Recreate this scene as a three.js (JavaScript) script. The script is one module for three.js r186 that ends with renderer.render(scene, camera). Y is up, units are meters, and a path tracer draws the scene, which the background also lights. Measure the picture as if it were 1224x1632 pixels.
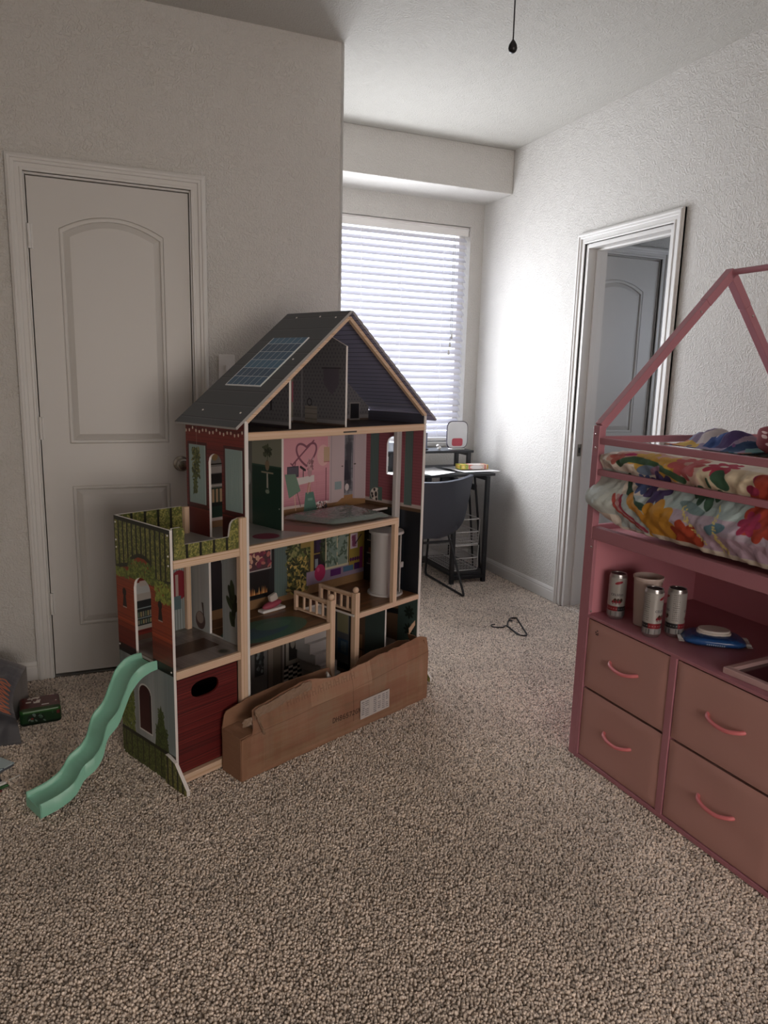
import * as THREE from 'three';
import { RoundedBoxGeometry } from 'three/addons/geometries/RoundedBoxGeometry.js';
import { mergeGeometries, mergeVertices, toCreasedNormals } from 'three/addons/utils/BufferGeometryUtils.js';
import { RectAreaLightUniformsLib } from 'three/addons/lights/RectAreaLightUniformsLib.js';
import { ImprovedNoise } from 'three/addons/math/ImprovedNoise.js';

// ---------------------------------------------------------------- camera, sky, light, exposure
const scene = new THREE.Scene(), ZWIN = -4.5542;
const camera = new THREE.PerspectiveCamera(70.518, 1224 / 1632, 0.02, 60);
camera.position.set(0, 1.3209, 0);
camera.rotation.set(-0.1856, -0.4001, 0.0257, 'YXZ');
scene.background = new THREE.Color().setRGB(0.86, 0.94, 1.1);      // hazy bright sky, seen through the blind
scene.backgroundIntensity = 2.6;
const renderer = new THREE.WebGLRenderer({ antialias: true });
renderer.toneMapping = THREE.LinearToneMapping;
renderer.toneMappingExposure = 1.18;
renderer.shadowMap.enabled = true;
RectAreaLightUniformsLib.init();
{ // daylight spread into the room by the glowing translucent blind: just in front of its slats
  const l = new THREE.RectAreaLight(new THREE.Color().setRGB(0.96, 0.99, 1.05), 12.4, .84, 1.14);
  l.name = 'window_daylight';
  l.position.set(1.64, 1.47, ZWIN + .075); l.lookAt(1.64, 1.47, 0); scene.add(l);
}
{ // high sun, out of view, placed to light the paving outside, which throws light up through the blind
  const s = new THREE.DirectionalLight(new THREE.Color().setRGB(1, .96, .88), 14);
  s.name = 'sun'; s.position.set(-9, 11, -8); s.target.position.set(0, 0, -8); s.castShadow = true;
  Object.assign(s.shadow.camera, { left: -12, right: 12, top: 12, bottom: -12, near: 1, far: 40 }); s.shadow.mapSize.set(2048, 2048); scene.add(s, s.target);
}
{ // added fill light behind the camera, shining in through an added window opening
  const l = new THREE.RectAreaLight(new THREE.Color().setRGB(1.22, 0.98, 0.74), 4.6, 1.6, 1.3);
  l.name = 'rear_fill_light'; l.position.set(.75, 1.05, 1.96); l.lookAt(.75, 1.05, 0); scene.add(l);
}

{ // light from an unseen window, placed to brighten the small room beyond the doorway
  const l = new THREE.RectAreaLight(new THREE.Color().setRGB(0.9, 0.97, 1.08), .5, 1.0, 1.0);
  l.name = 'unseen_hall_light'; l.position.set(4.36, 1.5, -2.6); l.lookAt(0, 1.5, -2.6); scene.add(l);
}

// ---------------------------------------------------------------- helpers
let seed = 7;
const rnd = () => { seed = (seed * 1664525 + 1013904223) >>> 0; return seed / 4294967296; };
const rr = (a, b) => a + (b - a) * rnd();
const perlin = new ImprovedNoise();
const used = {};
function numbered(n) { const k = used[n] = (used[n] ?? -1) + 1; return k ? n + '_' + String(k).padStart(3, '0') : n; }
function tag(o, label, category, group, kind) {
  if (label) o.userData.label = label; if (category) o.userData.category = category;
  if (group) o.userData.group = group; if (kind) o.userData.kind = kind; return o;
}
function thing(name, label, category, [x, y, z] = [0, 0, 0], turn = 0, group) {
  const o = new THREE.Group(); o.name = numbered(name); o.position.set(x, y, z); o.rotation.y = turn; scene.add(o);
  return tag(o, label, category, group);
}
function part(name, g, m, parent, label) {
  const o = new THREE.Mesh(Array.isArray(g) ? merge(g) : g, m); o.name = parent === scene ? numbered(name) : name;
  o.castShadow = o.receiveShadow = true; parent.add(o); if (label) o.userData.label = label; return o;
}
function struct(name, g, m) { return tag(part(name, g, m, scene), null, null, null, 'structure'); }
function merge(list) {
  const a = list.map((g) => { g = g.index ? g.toNonIndexed() : g; for (const k of Object.keys(g.attributes)) if (!['position', 'normal', 'uv'].includes(k)) g.deleteAttribute(k); return g; });
  return a.length === 1 ? a[0] : mergeGeometries(a);
}
const M4 = (...a) => new THREE.Matrix4().set(...a);
const V3 = (x, y, z) => new THREE.Vector3(x, y, z);
// uv in metres from the dominant axis of each vertex normal
function metric(g) {
  if (g.index) g = g.toNonIndexed();
  const p = g.attributes.position, n = g.attributes.normal, uv = new Float32Array(p.count * 2);
  for (let i = 0; i < p.count; i += 3) {
    let ax = 0, ay = 0, az = 0;
    for (let k = 0; k < 3; k++) { ax += n.getX(i + k); ay += n.getY(i + k); az += n.getZ(i + k); }
    ax = Math.abs(ax); ay = Math.abs(ay); az = Math.abs(az);
    for (let k = 0; k < 3; k++) {
      const j = i + k, X = p.getX(j), Y = p.getY(j), Z = p.getZ(j);
      const u = ax > ay && ax > az ? Z : X, v = ay >= ax && ay >= az ? Z : Y;
      uv[j * 2] = u; uv[j * 2 + 1] = v;
    }
  }
  g.setAttribute('uv', new THREE.BufferAttribute(uv, 2)); return g;
}
// box spanning [x0,x1] [y0,y1] [z0,z1]
function bx(x0, x1, y0, y1, z0, z1, r = 0) {
  const w = Math.abs(x1 - x0), h = Math.abs(y1 - y0), d = Math.abs(z1 - z0);
  const g = r ? new RoundedBoxGeometry(w, h, d, 2, Math.min(r, w / 2.01, h / 2.01, d / 2.01)) : new THREE.BoxGeometry(w, h, d);
  return metric(g.translate((x0 + x1) / 2, (y0 + y1) / 2, (z0 + z1) / 2));
}
function cyl(r0, r1, h, x, y, z, seg = 24) { return new THREE.CylinderGeometry(r1, r0, h, seg).translate(x, y + h / 2, z); }
function tube(pts, r, rad = 8, closed = false, seg) {
  const v = pts.map((p) => V3(...p)), c = new THREE.CatmullRomCurve3(v, closed, 'catmullrom', 0.5);
  return new THREE.TubeGeometry(c, seg ?? pts.length * 8, r, rad, closed);
}
// straight-segment tube with tight bends
function wire(pts, r, rad = 8, bend = 0.02, closed = false) {
  const path = new THREE.CurvePath(), P = pts.map((p) => V3(...p)), n = P.length;
  let prev = closed ? null : P[0];
  const corner = (i) => { const a = P[(i - 1 + n) % n], b = P[i], c = P[(i + 1) % n]; const k = Math.min(bend, a.distanceTo(b) / 2.2, b.distanceTo(c) / 2.2); return [b.clone().lerp(a, k / a.distanceTo(b)), b, b.clone().lerp(c, k / b.distanceTo(c))]; };
  let first = null;
  for (let i = closed ? 0 : 1; i < (closed ? n : n - 1); i++) {
    const [s, b, e] = corner(i);
    if (prev) path.add(new THREE.LineCurve3(prev, s)); else first = s;
    path.add(new THREE.QuadraticBezierCurve3(s, b, e)); prev = e;
  }
  path.add(new THREE.LineCurve3(prev, closed ? first : P[n - 1]));
  const out = [];
  for (const c of path.curves) { const k = c.isLineCurve3 ? 1 : 4; for (let i = 0; i < k; i++) out.push(c.getPoint(i / k)); }
  if (!closed) out.push(P[n - 1]);
  const pl = new PolyCurve(out, closed);
  return new THREE.TubeGeometry(pl, (closed ? out.length : out.length - 1), r, rad, closed);
}
class PolyCurve extends THREE.Curve {
  constructor(p, closed) { super(); this.p = closed ? [...p, p[0]] : p; }
  getPoint(t) { const n = this.p.length - 1, f = Math.min(t * n, n - 1e-9), i = Math.floor(f); return this.p[i].clone().lerp(this.p[i + 1], f - i); }
  getPointAt(t) { return this.getPoint(t); }
  getTangent(t) { const n = this.p.length - 1, i = Math.round(t * n), a = this.p[Math.max(0, i - 1)], b = this.p[Math.min(n, i + 1)]; return b.clone().sub(a).normalize(); }
  getTangentAt(t) { return this.getTangent(t); }
}
// square bar between two points
function bar(a, b, w, h = w, up = [0, 1, 0], r = 0.002) {
  const A = V3(...a), B = V3(...b), L = A.distanceTo(B), g = r ? new RoundedBoxGeometry(w, h, L, 1, r) : new THREE.BoxGeometry(w, h, L);
  const z = B.clone().sub(A).normalize(), x = V3(...up).cross(z).normalize(), y = z.clone().cross(x);
  return metric(g.applyMatrix4(new THREE.Matrix4().makeBasis(x, y, z).setPosition(A.add(B).multiplyScalar(0.5))));
}
const shape = (pts, holes = []) => { const s = pts instanceof THREE.Shape ? pts : new THREE.Shape(pts.map((p) => new THREE.Vector2(...p))); for (const h of holes) s.holes.push(h instanceof THREE.Path ? h : new THREE.Path(h.map((p) => new THREE.Vector2(...p)))); return s; };
const rect = (x0, x1, y0, y1) => [[x0, y0], [x1, y0], [x1, y1], [x0, y1]];
function arch(x0, x1, y0, y1, rise, n = 16) { // rectangle with an arched top: y1 at the shoulders, y1 + rise at the crown
  const o = [[x0, y0], [x1, y0]], c = (x0 + x1) / 2, h = (x1 - x0) / 2;
  for (let i = 0; i <= n; i++) { const t = i / n; o.push([x1 - (x1 - x0) * t, y1 + rise * Math.sqrt(Math.max(0, 1 - ((t - .5) * 2) ** 2 * 1)) ** 1]); }
  return o;
}
function segArch(x0, x1, y0, y1, rise, n = 16) { // shallow circular segment
  const o = [[x0, y0], [x1, y0]];
  for (let i = 0; i <= n; i++) { const t = i / n; o.push([x1 - (x1 - x0) * t, y1 + rise * (1 - ((t - .5) * 2) ** 2)]); }
  return o;
}
function ext(s, depth, bevel = 0, o = {}) { return new THREE.ExtrudeGeometry(s, { depth, bevelEnabled: bevel > 0, bevelThickness: bevel, bevelSize: bevel, bevelOffset: -bevel, bevelSegments: 2, curveSegments: 12, steps: 1, ...o }); }
// ---- textures
function canvas(w, h, draw) { const c = document.createElement('canvas'); c.width = w; c.height = h; draw(c.getContext('2d'), w, h); return c; }
function tex(c, srgb = true) { const t = new THREE.CanvasTexture(c); if (srgb) t.colorSpace = THREE.SRGBColorSpace; t.wrapS = t.wrapT = THREE.RepeatWrapping; t.magFilter = THREE.LinearFilter; t.anisotropy = 8; return t; }
// flat print over [x0,x0+w] x [y0,y0+h] metres, drawn with y up in metres; uv of the board is in metres
function print(w, h, ppm, draw, x0 = 0, y0 = 0) {
  const c = canvas(Math.round(w * ppm), Math.round(h * ppm), (g) => { g.scale(ppm, -ppm); g.translate(-x0, -y0 - h); draw(g); });
  const t = tex(c); t.repeat.set(1 / w, 1 / h); t.offset.set(-x0 / w, -y0 / h); return t;
}
const R = (g, c, x0, x1, y0, y1) => { g.fillStyle = c; g.fillRect(x0, y0, x1 - x0, y1 - y0); };
const PG = (g, c, pts) => { g.fillStyle = c; g.beginPath(); pts.forEach((p, i) => (i ? g.lineTo(...p) : g.moveTo(...p))); g.closePath(); g.fill(); };
const EL = (g, c, x, y, a, b, rot = 0) => { g.fillStyle = c; g.beginPath(); g.ellipse(x, y, a, b, rot, 0, Math.PI * 2); g.fill(); };
const LN = (g, c, w, pts) => { g.strokeStyle = c; g.lineWidth = w; g.beginPath(); pts.forEach((p, i) => (i ? g.lineTo(...p) : g.moveTo(...p))); g.stroke(); };
const TXT = (g, c, size, s, x, y, font = 'sans-serif', rot = 0, align = 'center') => { g.save(); g.translate(x, y); g.rotate(rot); g.scale(size / 100, -size / 100); g.fillStyle = c; g.font = 'bold 100px ' + font; g.textAlign = align; g.textBaseline = 'middle'; g.fillText(s, 0, 0); g.restore(); };
// tileable value noise, several octaves -> float array
function tileNoise(N, cells, oct, sd) {
  const out = new Float32Array(N * N); let amp = 1, tot = 0, s0 = sd;
  for (let o = 0; o < oct; o++) {
    const C = cells << o, g = new Float32Array(C * C); let s = (s0 + o * 977) >>> 0;
    for (let i = 0; i < g.length; i++) { s = (s * 1664525 + 1013904223) >>> 0; g[i] = s / 4294967296; }
    for (let y = 0; y < N; y++) for (let x = 0; x < N; x++) {
      const fx = x / N * C, fy = y / N * C, ix = Math.floor(fx), iy = Math.floor(fy); let tx = fx - ix, ty = fy - iy; tx = tx * tx * (3 - 2 * tx); ty = ty * ty * (3 - 2 * ty);
      const a = g[(iy % C) * C + ix % C], b = g[(iy % C) * C + (ix + 1) % C], c = g[((iy + 1) % C) * C + ix % C], d = g[((iy + 1) % C) * C + (ix + 1) % C];
      out[y * N + x] += amp * ((a + (b - a) * tx) * (1 - ty) + (c + (d - c) * tx) * ty);
    }
    tot += amp; amp *= 0.55;
  }
  for (let i = 0; i < out.length; i++) out[i] /= tot; return out;
}
function dataTex(N, f, size, srgb = false) { // f(i, x, y) -> grey or [r,g,b], 0..255; tile is `size` metres
  const d = new Uint8Array(N * N * 4);
  for (let i = 0; i < N * N; i++) { const v = f(i, i % N, Math.floor(i / N)); const a = typeof v === 'number' ? [v, v, v] : v; d[i * 4] = a[0]; d[i * 4 + 1] = a[1]; d[i * 4 + 2] = a[2]; d[i * 4 + 3] = 255; }
  const t = new THREE.DataTexture(d, N, N); t.wrapS = t.wrapT = THREE.RepeatWrapping; t.magFilter = THREE.LinearFilter; t.minFilter = THREE.LinearMipmapLinearFilter; t.generateMipmaps = true;
  if (srgb) t.colorSpace = THREE.SRGBColorSpace; t.repeat.set(1 / size, 1 / size); t.needsUpdate = true; return t;
}
const std = (color, roughness = 0.6, o = {}) => new THREE.MeshStandardMaterial({ color, roughness, ...o });
const lin = (r, g, b) => new THREE.Color().setRGB(r, g, b);

// ---------------------------------------------------------------- materials
const bumpN = tileNoise(512, 40, 3, 11), bumpC = tileNoise(512, 12, 2, 5);
const plasterTex = dataTex(512, (i) => { const a = bumpN[i], b = Math.abs(a - 0.5) * 2; return Math.max(0, Math.min(255, 255 * Math.min(1, Math.max(0, (0.30 - b) * 3.2)) * (0.5 + bumpC[i]))); }, 0.42);
const MAT = {
  wall: std(lin(0.61, 0.59, 0.56), 0.85, { bumpMap: plasterTex, bumpScale: 0.002 }),
  ceiling: std(lin(0.49, 0.475, 0.44), 0.9, { bumpMap: plasterTex, bumpScale: 0.0016 }),
  trim: std(lin(0.66, 0.645, 0.62), 0.38),
  door: std(lin(0.60, 0.58, 0.55), 0.42),
  floorbase: std(lin(0.30, 0.25, 0.21), 1),
  nickel: std(lin(0.36, 0.33, 0.30), 0.24, { metalness: 1 }),
  white: std(lin(0.78, 0.76, 0.74), 0.5),
  black: std(lin(0.012, 0.013, 0.016), 0.45),
  blackmatte: std(lin(0.016, 0.017, 0.021), 0.75),
};
// ---------------------------------------------------------------- the room
const ZL = -3.2707, XR = 2.612, ZS = -4.21, ZW = -4.5542, YC = 2.734, YS = 2.473, XC = 1.1472, XLEFT = -1.7, ZF = 1.8;
struct('floor', bx(XLEFT - .12, 4.3, -.1, -.006, -4.75, ZF + .12), MAT.floorbase);
struct('ceiling', bx(XLEFT - .12, 4.3, YC, YC + .1, -4.75, ZF + .12), MAT.ceiling);
const F0 = -.1, F1 = 1.6, FY0 = .35, FY1 = 1.75;
const D0 = -.147, D1 = .466, DH = 2.05;                                      // left door opening
struct('wall_left', ext(shape(rect(XLEFT, XC - .02, 0, YC), [rect(D0 - .004, D1 + .004, -.0, DH)]), .12).translate(0, 0, ZL - .12), MAT.wall);
struct('trim_6', [cyl(.02, .02, YC, XC - .02, 0, ZL - .02, 32), bx(XC - .02, XC, 0, YC, ZL - .12, ZL - .02)], MAT.wall);
struct('wall_alcove', bx(XC - .12, XC, 0, YC, ZW, ZL - .12), MAT.wall);
struct('wall_side', bx(XLEFT - .12, XLEFT, 0, YC, ZW, ZF), MAT.wall);
struct('wall_front', ext(shape(rect(XLEFT - .12, XR + .12, 0, YC), [rect(F0, F1, FY0, FY1)]), .12).translate(0, 0, ZF), MAT.wall);   // wall behind the camera, with an opening added to let in fill light
const WX0 = 1.27, WX1 = 2.512, WY0 = .87, WY1 = 2.325;
struct('wall_back', ext(shape(rect(XLEFT - .12, XR + .12, 0, YC), [rect(WX0, WX1, WY0, WY1)]), .15, 0).translate(0, 0, ZW - .15), MAT.wall);
const RD0 = -3.415, RD1 = -2.778;                                            // doorway in the right wall
{ const g = ext(shape(rect(-ZF, 4.7042, 0, YC), [rect(-RD1, -RD0, 0, DH)]), .12); // shape x = -z
  g.applyMatrix4(new THREE.Matrix4().makeBasis(V3(0, 0, -1), V3(0, 1, 0), V3(1, 0, 0)).setPosition(XR, 0, 0)); struct('wall_right', g, MAT.wall); }
struct('wall_soffit', bx(XC, XR, YS, YC, ZW, ZS, .006), MAT.wall);
{ // carpet pile: short tapered tufts of mixed beige and brown yarn
  const tuft = mergeVertices(new THREE.LatheGeometry([[.0026, 0], [.0036, .0045], [.0030, .0085], [.0012, .0104], [0, .0108]].map((p) => new THREE.Vector2(...p)), 5));
  const spots = [], STEP = .0064;
  const area = (x0, x1, z0, z1) => { for (let z = z0; z < z1; z += STEP) for (let x = x0; x < x1; x += STEP) spots.push(x + rr(-.003, .003), z + rr(-.003, .003)); };
  area(XLEFT + .02, XR - .016, ZL + .016, -.35); area(XC + .016, XR - .016, ZW + .016, ZL + .016); area(XR - .016, XR + .13, RD0 + .02, RD1 - .02); area(XR + .13, 3.4, -3.58, -2.5);
  const n = spots.length / 2, im = new THREE.InstancedMesh(tuft, std(lin(1, 1, 1), .95), n), m = new THREE.Matrix4(), q = new THREE.Quaternion(), e = new THREE.Euler(), c = new THREE.Color();
  for (let i = 0; i < n; i++) {
    const x = spots[i * 2], z = spots[i * 2 + 1], s = rr(.7, 1.0), k = rnd(), nap = perlin.noise(x * 2.3 + 50, z * 2.3 + 50, 3) + .6 * perlin.noise(x * 6 + 50, z * 6 + 50, 7), patch = .95 + .16 * nap;
    e.set(.25 + .5 * nap + rr(-.5, .5), rnd() * 6.28, .4 * nap + rr(-.5, .5), 'XYZ'); q.setFromEuler(e); m.compose(V3(x, -.0075, z), q, V3(s * 1.25, rr(.82, 1.1), s * 1.25)); im.setMatrixAt(i, m);
    const v = (k < .12 ? rr(.35, .55) : k < .4 ? rr(.62, .85) : rr(.85, 1.2)) * patch; c.setRGB(.77 * v, .665 * v, .575 * v); im.setColorAt(i, c);
  }
  im.name = 'carpet_pile'; scene.add(im); tag(im, 'speckled beige and brown cut pile carpet covering the floor', 'carpet', null, 'stuff');
}
// the small room beyond the right doorway
const ZB = -3.6, BD0 = 2.686, BD1 = 3.296;
struct('wall_hall_end', [bx(BD1, 4.3, 0, YC, ZB - .12, ZB), bx(XR + .12, BD1, DH, YC, ZB - .12, ZB)], MAT.wall);
struct('wall_hall_side', ext(shape(rect(1.42, 3.6, 0, YC), [rect(2.1, 3.1, 1.2, 2.0)]), .12).applyMatrix4(new THREE.Matrix4().makeBasis(V3(0, 0, -1), V3(0, 1, 0), V3(1, 0, 0)).setPosition(4.18, 0, 0)), MAT.wall);
struct('wall_hall_near', bx(XR + .12, 4.3, 0, YC, -1.42, -1.3), MAT.wall);
struct('wall_closet', bx(BD0 - .05, BD1 + .05, 0, YC, ZB - .5, ZB - .4), MAT.wall);

// casing round an opening: x0..x1 opening, moulded profile, faces +z at z = 0
function casingGeo(x0, x1, h) {
  const frame = (a, b) => [[x0 - b, 0], [x0 - a, 0], [x0 - a, h + a], [x1 + a, h + a], [x1 + a, 0], [x1 + b, 0], [x1 + b, h + b], [x0 - b, h + b]];
  return merge([ext(shape(frame(.006, .066)), .010, .002), ext(shape(frame(.034, .066)), .016, .004), ext(shape(frame(.046, .060)), .021, .004), ext(shape(frame(.006, .018)), .013, .003)].map((g) => metric(g)));
}
struct('trim_1', casingGeo(D0, D1, DH).translate(0, 0, ZL), MAT.trim);
struct('trim_2', casingGeo(0, RD1 - RD0, DH).applyMatrix4(new THREE.Matrix4().makeRotationY(-Math.PI / 2).setPosition(XR, 0, RD0)), MAT.trim);
struct('trim_3', casingGeo(BD0, BD1, DH).translate(0, 0, ZB), MAT.trim);
// jambs
struct('trim_4', [bx(D0 - .006, D0 - .001, 0, DH, ZL - .12, ZL + .004), bx(D1 + .001, D1 + .006, 0, DH, ZL - .12, ZL + .004), bx(D0, D1, DH - .003, DH + .004, ZL - .12, ZL + .004)], MAT.trim);
struct('trim_5', [bx(XR - .004, XR + .124, 0, DH, RD0 - .002, RD0 + .018), bx(XR - .004, XR + .124, 0, DH, RD1 - .018, RD1 + .002), bx(XR - .004, XR + .124, DH - .018, DH + .002, RD0 + .018, RD1 - .018),
  bx(XR + .045, XR + .08, 0, DH - .018, RD0 + .018, RD0 + .030, .003), bx(XR + .045, XR + .08, 0, DH - .018, RD1 - .03, RD1 - .018, .003), bx(XR + .045, XR + .08, DH - .03, DH - .018, RD0 + .03, RD1 - .03, .003)], MAT.trim);
part('strike_plate', [bx(XR + .018, XR + .043, .895, .965, RD0 + .017, RD0 + .0195, .0008)], MAT.nickel, scene.getObjectByName('trim_5'));
part('strike_hole', [bx(XR + .026, XR + .036, .915, .945, RD0 + .019, RD0 + .0202)], MAT.black, scene.getObjectByName('trim_5'));
// baseboards
function baseboard(name, a, b, n) { // a, b: floor points on the wall, n: normal into the room
  const L = Math.hypot(b[0] - a[0], b[1] - a[1]);
  const s = shape([[0, 0], [.013, 0], [.013, .056], [.010, .062], [.0115, .068], [.007, .078], [.003, .083], [0, .083]]);
  const g = new THREE.ExtrudeGeometry(s, { depth: L, bevelEnabled: false });
  const X = V3(n[0], 0, n[1]), Z = X.clone().cross(V3(0, 1, 0)); let o = a;
  if (Z.x * (b[0] - a[0]) + Z.z * (b[1] - a[1]) < 0) o = b;
  struct(name, g.applyMatrix4(new THREE.Matrix4().makeBasis(X, V3(0, 1, 0), Z).setPosition(o[0], 0, o[1])), MAT.trim);
}
baseboard('baseboard_right', [XR, ZW], [XR, RD0 - .066], [-1, 0]);
baseboard('baseboard_back', [XC, ZW], [XR, ZW], [0, 1]);
baseboard('baseboard_left', [XLEFT, ZL], [D0 - .066, ZL], [0, 1]);
baseboard('baseboard_corner', [D1 + .066, ZL], [XC, ZL], [0, 1]);
baseboard('baseboard_near', [XR, RD1 + .066], [XR, ZF], [-1, 0]);

// two-panel arch-top door, hinge edge at x = 0, front face at z = 0
function makeDoor(name, w, h, kind) {
  const d = new THREE.Group(); d.name = name; scene.add(d); tag(d, null, null, null, 'structure');
  const k = w / .607, up = segArch(.107 * k, .504 * k, 1.012, 1.86, .058), lo = rect(.107 * k, .504 * k, .222, .833);
  const sl = [ext(shape(rect(0, w, .012, h), [up, lo]), .009, 0).translate(0, 0, -.009), bx(0, w, .012, h, -.035, -.012)];
  part('slab', sl, MAT.door, d);
  const ring = (pts, inn) => ext(shape(pts, [inn]), .0075, 0, { bevelEnabled: true, bevelThickness: .004, bevelSize: .006, bevelOffset: -.006, bevelSegments: 3 }).translate(0, 0, -.013);
  part('upper_moulding', ring(up, segArch(.122 * k, .489 * k, 1.027, 1.845, .056)), MAT.door, d);
  part('lower_moulding', ring(lo, rect(.122 * k, .489 * k, .237, .818)), MAT.door, d);
  const raised = (pts) => ext(shape(pts), .002, 0, { bevelEnabled: true, bevelThickness: .0085, bevelSize: .022, bevelOffset: -.022, bevelSegments: 1 }).translate(0, 0, -.0125);
  part('upper_panel', raised(segArch(.124 * k, .487 * k, 1.029, 1.843, .056)), MAT.door, d);
  part('lower_panel', raised(rect(.124 * k, .487 * k, .239, .816)), MAT.door, d);
  return d;
}
const doorL = makeDoor('door_1', D1 - D0 - .006, 2.043); doorL.position.set(D0 + .003, 0, ZL - .004);
for (const y of [.285, 1.03, 1.775]) part('hinge', [new THREE.CylinderGeometry(.0075, .0075, .092, 12).translate(.0, y + .046, .0065), bx(-.006, .014, y, y + .092, -.001, .003, .001)], MAT.trim, doorL);
{ const knob = new THREE.LatheGeometry([[0, .063], [.018, .0625], [.026, .058], [.0285, .05], [.026, .041], [.015, .033], [.011, .022], [.0115, .012], [.032, .009], [.034, .004], [.034, 0]].reverse().map((p) => new THREE.Vector2(...p)), 32).rotateX(Math.PI / 2).translate(.552, .919, 0);
  part('knob', knob, MAT.nickel, doorL, 'round satin nickel knob'); }
const doorH = makeDoor('door_2', BD1 - BD0 - .006, 2.043); doorH.position.set(BD0 + .003, 0, ZB - .004);
// light switch
{ const s = thing('light_switch', 'white rocker light switch plate on the wall right of the closed door', 'switch', [.612, 1.338, ZL]);
  part('cover_plate', bx(-.036, .036, -.058, .058, 0, .006, .003), MAT.white, s);
  part('toggle', bx(-.005, .005, -.012, .012, .004, .015, .002), MAT.white, s); }
// window: frame, sash, panes, sill
{ const w = new THREE.Group(); w.name = 'window_1'; scene.add(w); tag(w, null, null, null, 'structure');
  const z0 = ZW - .135, z1 = ZW - .085;
  part('window_frame', [bx(WX0, WX0 + .04, WY0, WY1, z0, z1), bx(WX1 - .04, WX1, WY0, WY1, z0, z1), bx(WX0 + .04, WX1 - .04, WY1 - .04, WY1, z0, z1), bx(WX0 + .04, WX1 - .04, WY0, WY0 + .04, z0, z1)], MAT.white, w);
  const glass = new THREE.MeshPhysicalMaterial({ color: 0xffffff, roughness: 0, transmission: 1, thickness: 0, ior: 1.45 });
  part('pane', bx(WX0 + .04, WX1 - .04, WY0 + .04, WY1 - .04, z0 + .02, z0 + .024), glass, w);
  part('window_sill', bx(WX0 - .02, WX1 + .02, WY0 - .022, WY0 + .004, ZW - .085, ZW + .018, .004), MAT.trim, w); }
{ const w = new THREE.Group(); w.name = 'added_window_2'; scene.add(w); tag(w, null, null, null, 'structure');  // window added behind the camera for the fill light
  part('window_frame', [bx(F0, F0 + .04, FY0, FY1, ZF + .03, ZF + .08), bx(F1 - .04, F1, FY0, FY1, ZF + .03, ZF + .08), bx(F0 + .04, F1 - .04, FY0, FY0 + .04, ZF + .03, ZF + .08), bx(F0 + .04, F1 - .04, FY1 - .04, FY1, ZF + .03, ZF + .08)], MAT.white, w);
  part('pane', bx(F0 + .04, F1 - .04, FY0 + .04, FY1 - .04, ZF + .05, ZF + .054), new THREE.MeshPhysicalMaterial({ color: 0xffffff, roughness: 0, transmission: 1, thickness: 0, ior: 1.45 }), w); }
{ const w = new THREE.Group(); w.name = 'unseen_window_3'; scene.add(w); tag(w, null, null, null, 'structure');  // window out of view, placed to light the room beyond the doorway
  part('window_frame', [bx(4.22, 4.26, 1.2, 2, -3.1, -3.07), bx(4.22, 4.26, 1.2, 2, -2.13, -2.1), bx(4.22, 4.26, 1.2, 1.23, -3.07, -2.13), bx(4.22, 4.26, 1.97, 2, -3.07, -2.13)], MAT.white, w);
  part('pane', bx(4.238, 4.242, 1.23, 1.97, -3.07, -2.13), new THREE.MeshPhysicalMaterial({ color: 0xffffff, roughness: 0, transmission: 1, thickness: 0, ior: 1.45 }), w); }
// ground outside
struct('ground', bx(-6, 10, -.6, -.5, -16, -4.9), std(lin(.5, .48, .44), 1));
const SLAT_TILT = .68;
// ---------------------------------------------------------------- window blind
{ const b = thing('window_blind', 'white slatted horizontal blind lowered over the window behind the desk', 'blind', [0, 0, ZW - .045]);
  const sm = new THREE.MeshPhysicalMaterial({ color: lin(.80, .80, .87), roughness: .55, transmission: .2, thickness: 0 });
  const x0 = WX0 + .012, x1 = WX1 - .012, top = 2.262, bot = .905, n = 31, slat = (() => {
    const s = shape([[-.025, 0], [-.012, .0022], [0, .003], [.012, .0022], [.025, 0], [.025, .0016], [.012, .0040], [0, .0048], [-.012, .0040], [-.025, .0016]]);
    return ext(s, x1 - x0, 0).rotateY(Math.PI / 2).translate(x0, 0, 0);
  })();
  part('valance', [bx(x0 - .008, x1 + .008, 2.264, 2.322, .012, .030, .004), bx(x0 - .008, x1 + .008, 2.300, 2.310, .026, .036, .003)], MAT.white, b);
  part('head_rail', bx(x0, x1, 2.275, 2.318, -.03, .010), MAT.white, b);
  for (let i = 0; i < n; i++) { const s = part('slat', slat, sm, b); s.position.y = top - .02 - (top - bot - .045) * i / (n - 1); s.rotation.x = SLAT_TILT; }
  part('bottom_rail', bx(x0, x1, bot - .022, bot - .002, -.025, .025, .004), MAT.white, b);
  const cordM = new THREE.MeshPhysicalMaterial({ color: 0xffffff, roughness: .9, transmission: .6, thickness: 0 });
  for (const x of [1.42, 1.732, 2.017, 2.325]) part('ladder_cord', [bx(x - .0015, x + .0015, bot, top, .0235, .025), bx(x - .0015, x + .0015, bot, top, -.025, -.0235)], cordM, b);
  part('tilt_cord', [cyl(.0014, .0014, .70, 2.392, 1.56, .034, 6), cyl(.0014, .0014, .62, 2.402, 1.62, .036, 6)], std(lin(.35, .35, .36), .7), b);
  const tassel = (x, y, z) => new THREE.LatheGeometry([[0, .035], [.004, .032], [.0075, .006], [.007, 0], [0, 0]].reverse().map((p) => new THREE.Vector2(...p)), 12).translate(x, y, z);
  for (const [x, y, z] of [[2.392, 1.53, .034], [2.402, 1.585, .036], [2.384, 1.475, .036]]) part('tassel', tassel(x, y, z), std(lin(.45, .43, .40), .6), b);
}
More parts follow.
